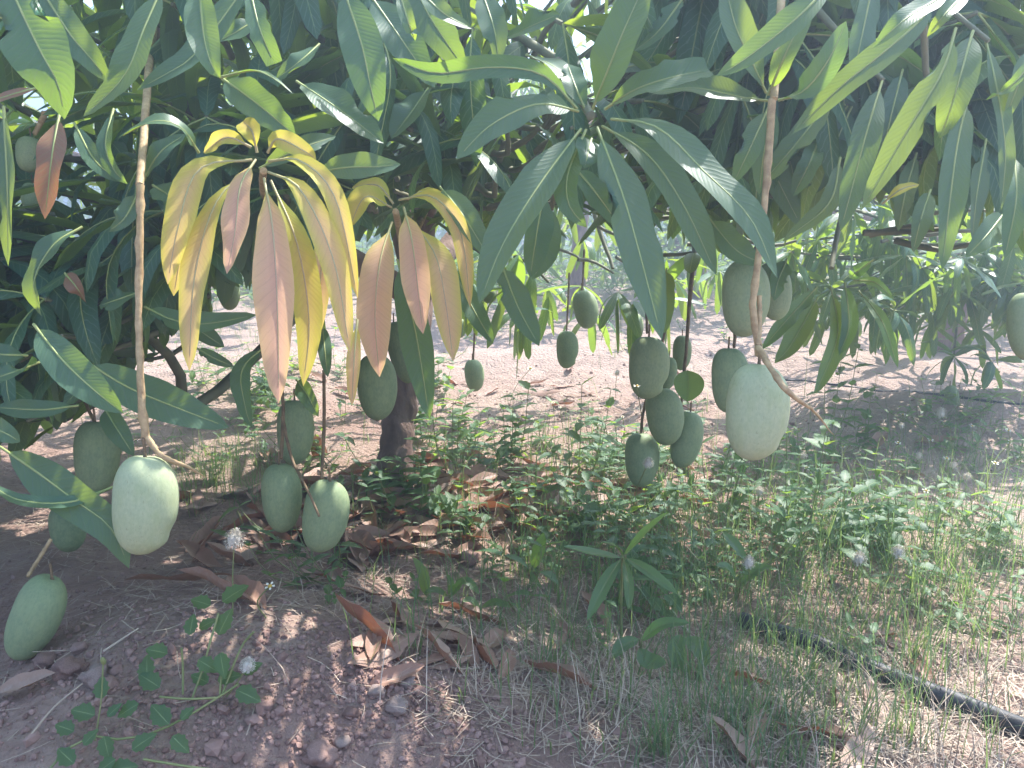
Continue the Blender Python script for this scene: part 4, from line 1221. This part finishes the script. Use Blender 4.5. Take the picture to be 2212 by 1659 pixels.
# ------------------------------------------------------------------ straw, clods, pebbles, stones, sticks
mb = MB()
def straw_piece(p, L, w, a, tilt):
    d = np.array([math.cos(a) * math.cos(tilt), math.sin(a) * math.cos(tilt), math.sin(tilt)])
    bend = rng.normal(0, 0.12, 3)
    c = np.array(p)[None, :] + np.linspace(-0.5, 0.5, 4)[:, None] * L * d[None, :] + np.array([0.25, -.1, -.1, .25])[:, None] * L * bend[None, :]
    s = np.cross(d, [0, 0, 1.0]); s = s / (np.linalg.norm(s) + 1e-6) * w * 0.5
    V = np.vstack([c - s, c + s])
    i = np.arange(3)
    mb.add(V, np.stack([i, i + 4, i + 5, i + 1], 1), 0, None, random.random())
for (cu, cv), (su, sv), cnt, L in (((1900, 1540), (280, 110), 2600, 0.07), ((1350, 1450), (280, 110), 1700, 0.06), ((1500, 920), (420, 70), 2600, 0.10), ((90, 1150), (160, 50), 500, 0.06),
                                   ((1700, 1250), (420, 130), 1800, 0.07), ((560, 1290), (300, 50), 500, 0.05), ((1200, 820), (350, 40), 1100, 0.12), ((150, 1450), (200, 90), 260, 0.06),
                                   ((2050, 950), (200, 70), 900, 0.09), ((900, 1200), (300, 90), 700, 0.06), ((400, 750), (200, 70), 500, 0.1)):
    for _ in range(cnt):
        v = random.gauss(cv, sv)
        u = random.gauss(cu, su)
        if v < 600 or (u < 900 and v > 1330 and random.random() < 0.75): continue
        p = G(u, v)
        straw_piece((p.x, p.y, p.z + random.uniform(0.001, 0.012)), L * random.uniform(0.3, 1.3), random.uniform(0.0007, 0.0019), random.uniform(0, 6.28), random.gauss(0, 0.16))
# dry standing stubble
for (cu, cv), (su, sv), cnt in (((1950, 1580), (260, 90), 420), ((1250, 1480), (260, 90), 260), ((2000, 1200), (260, 150), 420), ((1500, 900), (400, 60), 260), ((1700, 1120), (350, 100), 330)):
    for _ in range(cnt):
        p = G(random.gauss(cu, su), random.gauss(cv, sv))
        blade(mb, (p.x, p.y, p.z - 0.003), random.uniform(0, 6.28), random.uniform(0.03, 0.15), random.uniform(0.001, 0.002), random.uniform(0.1, 1.1), random.random())
tag(link('straw', mb.mesh('straw', [M['straw']], False)), 'dry straw and dead grass strewn over the soil', 'straw', None, 'stuff')

def rock_geo(seed, sub=1, rough=0.25):
    import bmesh
    bm = bmesh.new()
    bmesh.ops.create_icosphere(bm, subdivisions=sub, radius=0.5)
    for v in bm.verts:
        f = 1 + rough * noise.noise(v.co * 2.2 + Vector((seed * 3.1, 0, 0))) + rough * 0.6 * noise.noise(v.co * 5 + Vector((0, seed, 0)))
        v.co *= f
        v.co.z *= 0.75
    V = np.array([v.co[:] for v in bm.verts]); F = np.array([[v.index for v in f.verts] for f in bm.faces])
    bm.free()
    return V, F
ROCKS = [rock_geo(k, 1, 0.5) for k in range(8)]
mb = MB()
for (cu, cv), (su, sv), cnt, s0, s1 in (((650, 1560), (420, 110), 3300, 0.002, 0.012), ((650, 1540), (420, 130), 110, 0.010, 0.026), ((250, 1400), (280, 120), 1500, 0.003, 0.012), ((850, 1480), (220, 90), 1300, 0.003, 0.014),
                                        ((500, 1330), (350, 60), 700, 0.003, 0.010), ((1400, 880), (400, 60), 700, 0.006, 0.02), ((1900, 1400), (300, 200), 500, 0.003, 0.009), ((1000, 1350), (250, 80), 500, 0.003, 0.01)):
    for _ in range(cnt):
        v = random.gauss(cv, sv)
        if v < 620: continue
        p = G(random.gauss(cu, su), v)
        V, F = random.choice(ROCKS)
        s = s0 + (s1 - s0) * random.random() ** 4
        R = np.array(Matrix.Rotation(random.uniform(0, 6.28), 3, 'Z') @ Matrix.Rotation(random.uniform(0, 6.28), 3, 'X'))
        mb.add(V @ R.T * s + np.array([p.x, p.y, p.z + s * 0.15]), F, 0, None, random.random())
tag(link('soil_crumbs', mb.mesh('soil_crumbs', [M['clod']], False)), 'loose crumbs of reddish soil and small pebbles', 'soil', None, 'stuff')
BIG = [rock_geo(20 + k, 3, 0.5) for k in range(5)]
BIGME = []
for V, F in BIG:
    m = MB(); m.add(V, F); BIGME.append(m)
for u, v, s, mat, lab in ((97, 1436, 0.034, 'clod', 'round earthen clod in front of the tip of the leaning mango'), (150, 1455, 0.045, 'clod', 'flat earth clod right of the leaning mango'),
                          (208, 1470, 0.042, 'stone', 'brownish grey stone lying on the shaded slope'), (172, 1405, 0.024, 'clod', 'small clod above the grey stone'),
                          (230, 1490, 0.03, 'clod', 'lumpy clod just below the grey stone'), (1002, 1320, 0.05, 'clod', 'dark round clod behind the small seedlings'),
                          (855, 1535, 0.034, 'stone', 'pale grey stone on the sunny flank of the soil mound'), (815, 1498, 0.024, 'stone', 'light pebble above the pale grey stone'),
                          (910, 1500, 0.022, 'clod', 'reddish pebble beside the dark pebble on the mound'), (880, 1480, 0.026, 'stone', 'dark pebble on top of the mound flank'),
                          (690, 1640, 0.045, 'clod', 'large brownish clod at the bottom edge of the mound'), (740, 1610, 0.022, 'stone', 'small grey stone above the bottom edge one'),
                          (575, 1530, 0.02, 'clod', 'single pale crumb in the middle of the shaded mound'), (1015, 1215, 0.05, 'clod', 'brown clod among the dark weeds'),
                          (640, 1480, 0.022, 'clod', 'little clod high on the shaded mound'), (760, 1545, 0.022, 'clod', 'little clod at the edge of the sun patch')):
    m = BIGME[random.randrange(5)]
    Mx = Matrix.Translation(G(u, v) + Vector((0, 0, s * 0.2))) @ Matrix.Rotation(random.uniform(0, 6), 4, 'Z') @ Matrix.Diagonal((s, s * 0.85, s * 0.8, 1))
    tag(link('stone' if mat == 'stone' else 'earth_clod', m.mesh('stone', [M[mat]]), None, Mx), lab, 'stone' if mat == 'stone' else 'clod', 'stones and clods on the soil')
def stick(name, pts, r, label):
    m = MB()
    tube(m, spline(pts, 9), r, 6, jitter=0.05)
    return tag(link(name, m.mesh(name, [M['straw'] if r[0] < 0.002 else M['thinstalk']])), label, 'stick', 'dry sticks on the ground')
def gp(u, v, h=0.01):
    return G(u, v) + Vector((0, 0, h))
for pts, r, lab in (([gp(1470, 1570), gp(1550, 1500, 0.02), gp(1614, 1440, 0.03)], [0.0022, 0.0016], 'straight dry stick slanting through the grass'),
                    ([gp(225, 1420), gp(300, 1370, 0.01)], [0.0019, 0.0012], 'thin pale stick on the shaded soil right of the leaning mango'),
                    ([gp(70, 1600), gp(120, 1540, 0.01), gp(180, 1490)], [0.0019, 0.0012], 'pale dry stalk on the slope left of the bud'),
                    ([gp(1330, 1580), gp(1345, 1510, 0.03), gp(1350, 1430, 0.05)], [0.0018, 0.001], 'white dead stalk standing in the grass'),
                    ([gp(1600, 1420), gp(1640, 1520, 0.01)], [0.0018, 0.001], 'short dry stalk lying beside the slanting stick'),
                    ([gp(360, 1340, 0.01), gp(330, 1385, 0.01)], [0.0015, 0.001], 'short curved twig in the shade above the trailing weed'),
                    ([gp(980, 940, 0.02), gp(1075, 910, 0.02)], [0.004, 0.003], 'brown twig on the soil behind the trunk weeds')):
    stick('dry_stick', pts, r, lab)

# ------------------------------------------------------------------ seedlings, trailing weed, seed heads and flowers
def blade_leaf(parent, pts, width, name='leaf', mat='weed'):
    bent_leaf(name, parent, pts, width, [M[mat], M['stem']], nhint=(0, -0.45, 0.9), petiole=0.03, fold=0.3, wave=0.02, ribr=0.0007)
def stem_tube(parent, pts, r=0.0015, name='stem', mat='stem'):
    m = MB()
    pth = spline(pts, 9)
    org = pth[0].copy()
    tube(m, pth - org, r, 6)
    return link(name, m.mesh(name, [M[mat]]), parent, Matrix.Translation(Vector(org)))
b = G(1340, 1420)
sd = tag(empty('seedling', b), 'seedling with five long narrow leaves spreading above the grass', 'seedling', 'seedlings in the litter')
ds = 1.22
ctr = P(1345, 1203, ds)
stem_tube(sd, [b, P(1342, 1300, ds + 0.1), ctr], 0.002)
for pts, wpx in (([(1347, 1200), (1395, 1150), (1444, 1106)], 36), ([(1343, 1205), (1285, 1195), (1215, 1180)], 30), ([(1340, 1208), (1305, 1265), (1268, 1342)], 38),
                 ([(1348, 1210), (1358, 1262), (1358, 1318)], 28), ([(1352, 1205), (1400, 1235), (1465, 1285)], 36), ([(1346, 1200), (1330, 1180), (1300, 1170)], 16)):
    blade_leaf(sd, [P(u, v, ds - 0.04 * i) for i, (u, v) in enumerate(pts)], wpx * 0.8 * ds / FPX)
def small_plant(u, v, leaves, lab, d_off=0.0, name='seedling', cat='seedling', group='seedlings in the litter'):
    b = G(u, v)
    _, _, d = proj(np.array(b))
    d = float(d[0]) - d_off
    sd = tag(empty(name, b), lab, cat, group)
    for pts, wpx in leaves:
        w3 = [P(x, y, d - 0.015 * i) for i, (x, y) in enumerate(pts)]
        stem_tube(sd, [b, (np.array(b) + np.array(w3[0])) / 2 + np.array([0.002, 0, 0]), w3[0]], 0.0011)
        blade_leaf(sd, w3, wpx * d / FPX)
    return sd
small_plant(925, 1300, [([(922, 1288), (912, 1240), (892, 1204)], 26), ([(928, 1285), (925, 1330), (930, 1345)], 20)], 'tiny seedling with one tall upright leaf beside the litter')
small_plant(972, 1300, [([(972, 1290), (1005, 1255), (1036, 1284)], 22), ([(968, 1288), (940, 1275), (915, 1282)], 18), ([(970, 1285), (975, 1262), (965, 1240)], 14)], 'tiny seedling with two arching pale leaves')
small_plant(1038, 1330, [([(1036, 1312), (1015, 1298), (1000, 1300)], 22), ([(1040, 1312), (1070, 1302), (1105, 1312)], 20)], 'tiny seedling with two flat leaves right of the arching one')
small_plant(1160, 1240, [([(1150, 1230), (1165, 1190), (1175, 1150)], 30), ([(1148, 1235), (1160, 1280), (1190, 1340)], 30)], 'upright seedling with lance shaped leaves left of the narrow leaved one', 0.05)
small_plant(1385, 1440, [([(1380, 1380), (1345, 1395), (1322, 1422)], 32), ([(1385, 1385), (1430, 1350), (1490, 1345)], 30), ([(1380, 1400), (1400, 1430), (1440, 1432)], 44)], 'broad leaved weed with a sun tipped leaf in the grass', 0.06, 'broad_weed', 'weed')
small_plant(1500, 1420, [([(1470, 1370), (1460, 1410), (1470, 1450)], 40), ([(1475, 1380), (1510, 1400), (1525, 1440)], 40)], 'broad leaved weed behind the one with a sun tipped leaf', 0.05, 'broad_weed', 'weed')
small_plant(1485, 960, [([(1485, 800), (1487, 830), (1484, 868)], 66)], 'climbing weed with one dark heart shaped leaf on the hanging bunch', 1.0, 'climbing_weed', 'weed')
small_plant(1590, 1300, [([(1560, 1150), (1590, 1180), (1610, 1210)], 26), ([(1600, 1260), (1640, 1230), (1670, 1225)], 24), ([(1590, 1250), (1570, 1225), (1545, 1222)], 22)], 'yellowish weed with lance shaped leaves below the whitish mango', 0.05, 'broad_weed', 'weed')
# trailing weed on the soil mound
b = G(470, 1500)
tw = tag(empty('trailing_weed', b), 'trailing weed with rounded toothed leaves creeping down the soil mound', 'weed')
def mp(u, v, h):        # a point h metres above the mound, seen at u, v
    p = G(u, v)
    q = P(u, v, float(proj(np.array(p))[2][0]) - h * 1.8)
    return q
for pts in ([(100, 1670, .01), (180, 1590, .015), (290, 1600, .01), (400, 1550, .01), (470, 1507, .015), (515, 1478, .02)], [(345, 1505, .01), (405, 1510, .015), (470, 1507, .015)],
            [(395, 1500, .01), (395, 1440, .03), (392, 1400, .05)], [(415, 1508, .01), (440, 1440, .03), (450, 1400, .05), (472, 1325, .08)], [(475, 1500, .015), (478, 1450, .03), (480, 1410, .05)],
            [(480, 1500, .015), (520, 1400, .04), (548, 1365, .06)], [(310, 1640, .01), (400, 1655, .01), (500, 1668, .01)]):
    stem_tube(tw, [mp(*p) for p in pts], 0.0016)
mats = [M['weed'], M['stem']]
for u, v, ang, L, h in ((410, 1372, 1.6, 46, .05), (430, 1358, 0.6, 40, .05), (362, 1412, 2.9, 54, .04), (428, 1425, -0.5, 52, .04), (472, 1372, 1.3, 60, .05), (476, 1410, -1.3, 54, .05), (480, 1300, 0.7, 62, .08),
                        (455, 1308, 2.8, 50, .08), (450, 1475, 2.7, 46, .02), (470, 1470, 0.3, 50, .02), (510, 1490, -0.4, 60, .02), (525, 1455, 0.6, 44, .03), (345, 1485, 2.6, 62, .02), (318, 1468, 1.8, 54, .02), (300, 1520, -2.6, 52, .02),
                        (365, 1565, 2.4, 64, .02), (372, 1590, -0.7, 52, .02), (390, 1555, 0.9, 36, .02), (220, 1510, 1.8, 50, .02), (205, 1545, 2.9, 60, .02), (232, 1548, 0.9, 36, .02), (160, 1580, 2.8, 50, .015), (225, 1590, -1.2, 52, .02),
                        (285, 1620, 0.7, 56, .015), (160, 1650, 2.5, 56, .015), (250, 1640, -2.5, 50, .015), (180, 1610, 1.0, 40, .02), (235, 1665, 0.2, 60, .01)):
    p = mp(u, v, h)
    _, _, d = proj(np.array(p))
    L3 = L * float(d[0]) / FPX
    m_ = MB()
    dr = Vector((math.cos(ang), math.sin(ang) * 0.55, math.sin(ang) * 0.75))
    ovate(m_, (0, 0, 0), dr, (0, -0.6, 0.8), L3, L3 * 0.66, 4, 0, random.random(), 0.15)
    link('leaf', m_.mesh('leaf', mats), tw, Matrix.Translation(p))

def head_mesh(kind):
    m = MB()
    r = np.random.default_rng(len(kind))
    if kind == 'seed':
        V_, F_ = rock_geo(3, 2, 0.15)
        m.add(V_ * np.array([1, 1, 1.33]) * 1.25, F_, 0)
        for k in range(420):
            v = r.normal(0, 1, 3); v /= np.linalg.norm(v)
            if v[2] < -0.6: v[2] *= -1
            s = np.cross(v, [0.3, 0.5, 0.8]); s /= np.linalg.norm(s)
            L = r.uniform(0.85, 1.1)
            m.add([v * 0.12, v * L - s * 0.022, v * L + s * 0.022], [[0, 1, 2]], 0)
            m.add([v * L * 0.97 - s * 0.06, v * L * 0.97 + s * 0.06, v * L * 1.04 + np.cross(v, s) * 0.06], [[0, 1, 2]], 0)
        th = np.linspace(0, math.pi, 6)
        tube(m, np.stack([0 * th, 0 * th, -0.25 + 0.5 * th / math.pi], 1), [0.1, 0.25, 0.28, 0.2, 0.05], 8, 1)
        return m.mesh('seed_head', [M['fluff'], M['disc']])
    if kind == 'flower':
        tube(m, [(0, 0, -0.5), (0, 0, -0.1), (0, 0, 0.1), (0, 0, 0.3)], [0.2, 0.45, 0.5, 0.3], 10, 1)
        tube(m, [(0, 0, -0.7), (0, 0, -0.4), (0, 0, -0.02)], [0.1, 0.42, 0.52], 8, 2)
        for k in range(5):
            a = k * 1.2566
            c, s_ = math.cos(a), math.sin(a)
            q_ = np.array([[0.4, -0.12, 0.05], [0.9, -0.28, 0.12], [1.15, -0.1, 0.1], [1.15, 0.1, 0.1], [0.9, 0.28, 0.12], [0.4, 0.12, 0.05]])
            q_ = np.stack([q_[:, 0] * c - q_[:, 1] * s_, q_[:, 0] * s_ + q_[:, 1] * c, q_[:, 2]], 1)
            m.add(q_, [[0, 1, 2, 3, 4, 5]], 0)
        return m.mesh('flower_head', [M['petal'], M['disc'], M['stem']])
    tube(m, [(0, 0, -1), (0, 0, -0.3), (0, 0, 0.3), (0, 0, 1.0)], [0.25, 0.6, 0.6, 0.3], 8, 0)
    return m.mesh('bud', [M['stem']])
HEADS = {k: head_mesh(k) for k in ('seed', 'flower', 'bud')}
def flower_stalk(u, v, gu, gv, kind, rad, lab, d=None):
    b = G(gu, gv)
    _, _, dd = proj(np.array(b))
    d = d or float(dd[0]) - 0.03
    top = P(u, v, d)
    name = {'seed': 'seed_head_stalk', 'flower': 'daisy_flower', 'bud': 'flower_bud'}[kind]
    root = tag(empty(name, b), lab, {'seed': 'seed head', 'flower': 'flower', 'bud': 'bud'}[kind], 'daisy weeds in flower and seed')
    stem_tube(root, [b, (Vector(b) + top) / 2 + Vector((random.gauss(0, 0.008), 0, 0)), top], 0.0011)
    link({'seed': 'fluff', 'flower': 'bloom', 'bud': 'bud'}[kind], HEADS[kind], root, Matrix.Translation(top) @ Matrix.Rotation(random.uniform(0.1, 0.5), 4, 'X') @ Matrix.Diagonal((rad, rad, rad, 1)))
    return root
flower_stalk(506, 1165, 503, 1328, 'seed', 0.0165, 'cream fluffy seed head on a tall stalk right of the large pale mango')
flower_stalk(535, 1437, 490, 1505, 'seed', 0.0105, 'white starry seed head over the shaded mound')
flower_stalk(223, 1428, 205, 1600, 'bud', 0.006, 'closed bud on a tall stalk over the trailing weed', 1.02)
flower_stalk(583, 1266, 575, 1335, 'flower', 0.007, 'faded yellowish flower head among the fallen leaves behind the mound')
flower_stalk(1146, 796, 1100, 880, 'flower', 0.014, 'white and orange daisy on the sunny ridge right of the trunk')
flower_stalk(1333, 806, 1330, 860, 'seed', 0.016, 'fluffy seed head standing against the dark ridge')
flower_stalk(1376, 834, 1385, 1000, 'flower', 0.007, 'brown withered flower head in front of the topmost bunch mango', 1.55)
flower_stalk(1400, 1000, 1395, 1130, 'seed', 0.012, 'fluffy seed head in front of the lowest bunch mango', 1.6)
flower_stalk(1617, 1215, 1625, 1300, 'seed', 0.014, 'round seed head below the whitish mango', 1.5)
flower_stalk(1856, 1207, 1850, 1300, 'seed', 0.016, 'pinkish seed head above the grass on the sunny side')
flower_stalk(1940, 1192, 1935, 1290, 'seed', 0.015, 'seed head just right of the pinkish one')
flower_stalk(1640, 1062, 1645, 1150, 'seed', 0.014, 'seed head right under the whitish mango tip')
flower_stalk(2032, 893, 2020, 960, 'seed', 0.022, 'large seed head by the small low mangoes')
k = 0
for u, v in ((1735, 985), (1742, 1010), (1950, 895), (1947, 920), (1940, 957), (2010, 950), (2060, 1005), (2045, 990), (2180, 955), (2130, 1078), (2178, 930), (1820, 965), (2090, 1030), (2150, 1000), (2000, 1060), (1985, 985), (2100, 920)):
    kd = 'seed' if k % 3 == 0 else 'flower'
    flower_stalk(u, v, u + random.uniform(-15, 15), v + random.uniform(40, 80), kd, 0.012 if kd == 'seed' else 0.009,
                 own_label(('small fluffy seed head' if kd == 'seed' else 'small white daisy', where(u, v)), ['on a tall thin stalk', 'among dry stems', 'among others', 'in full sun', 'with a yellow centre']))
    k += 1
for u, v in ((1150, 905), (1210, 880), (1290, 915), (1195, 870), (1080, 880), (1345, 900)):
    flower_stalk(u, v, u + random.uniform(-10, 10), v + random.uniform(50, 90), 'flower', 0.006, own_label(('tiny pale flower head', where(u, v)), ['on a thin stalk', 'in full sun', 'close to another one']))

# ------------------------------------------------------------------ added volume imitating the veil of lens glare
GLARE_VEIL = 0.055
if GLARE_VEIL:
    g = NG('glare_veil')
    vol = g.n('VolumePrincipled', {'Color': C4(0.64, 0.80, 1.0), 'Density': GLARE_VEIL, 'Anisotropy': 0.55})
    g.t.links.new(vol.outputs[0], g.out.inputs[1])
    import bmesh
    bm = bmesh.new()
    bmesh.ops.create_cube(bm, size=1)
    me = bpy.data.meshes.new('glare_veil')
    bm.to_mesh(me); bm.free()
    me.materials.append(g.m)
    o = link('glare_veil', me, None, Matrix.Translation((0, 300, 2.75)) @ Matrix.Diagonal((2600, 2600, 7.5, 1)))
    tag(o, 'added thin bright veil imitating lens glare', 'glare_veil', None, 'stuff')
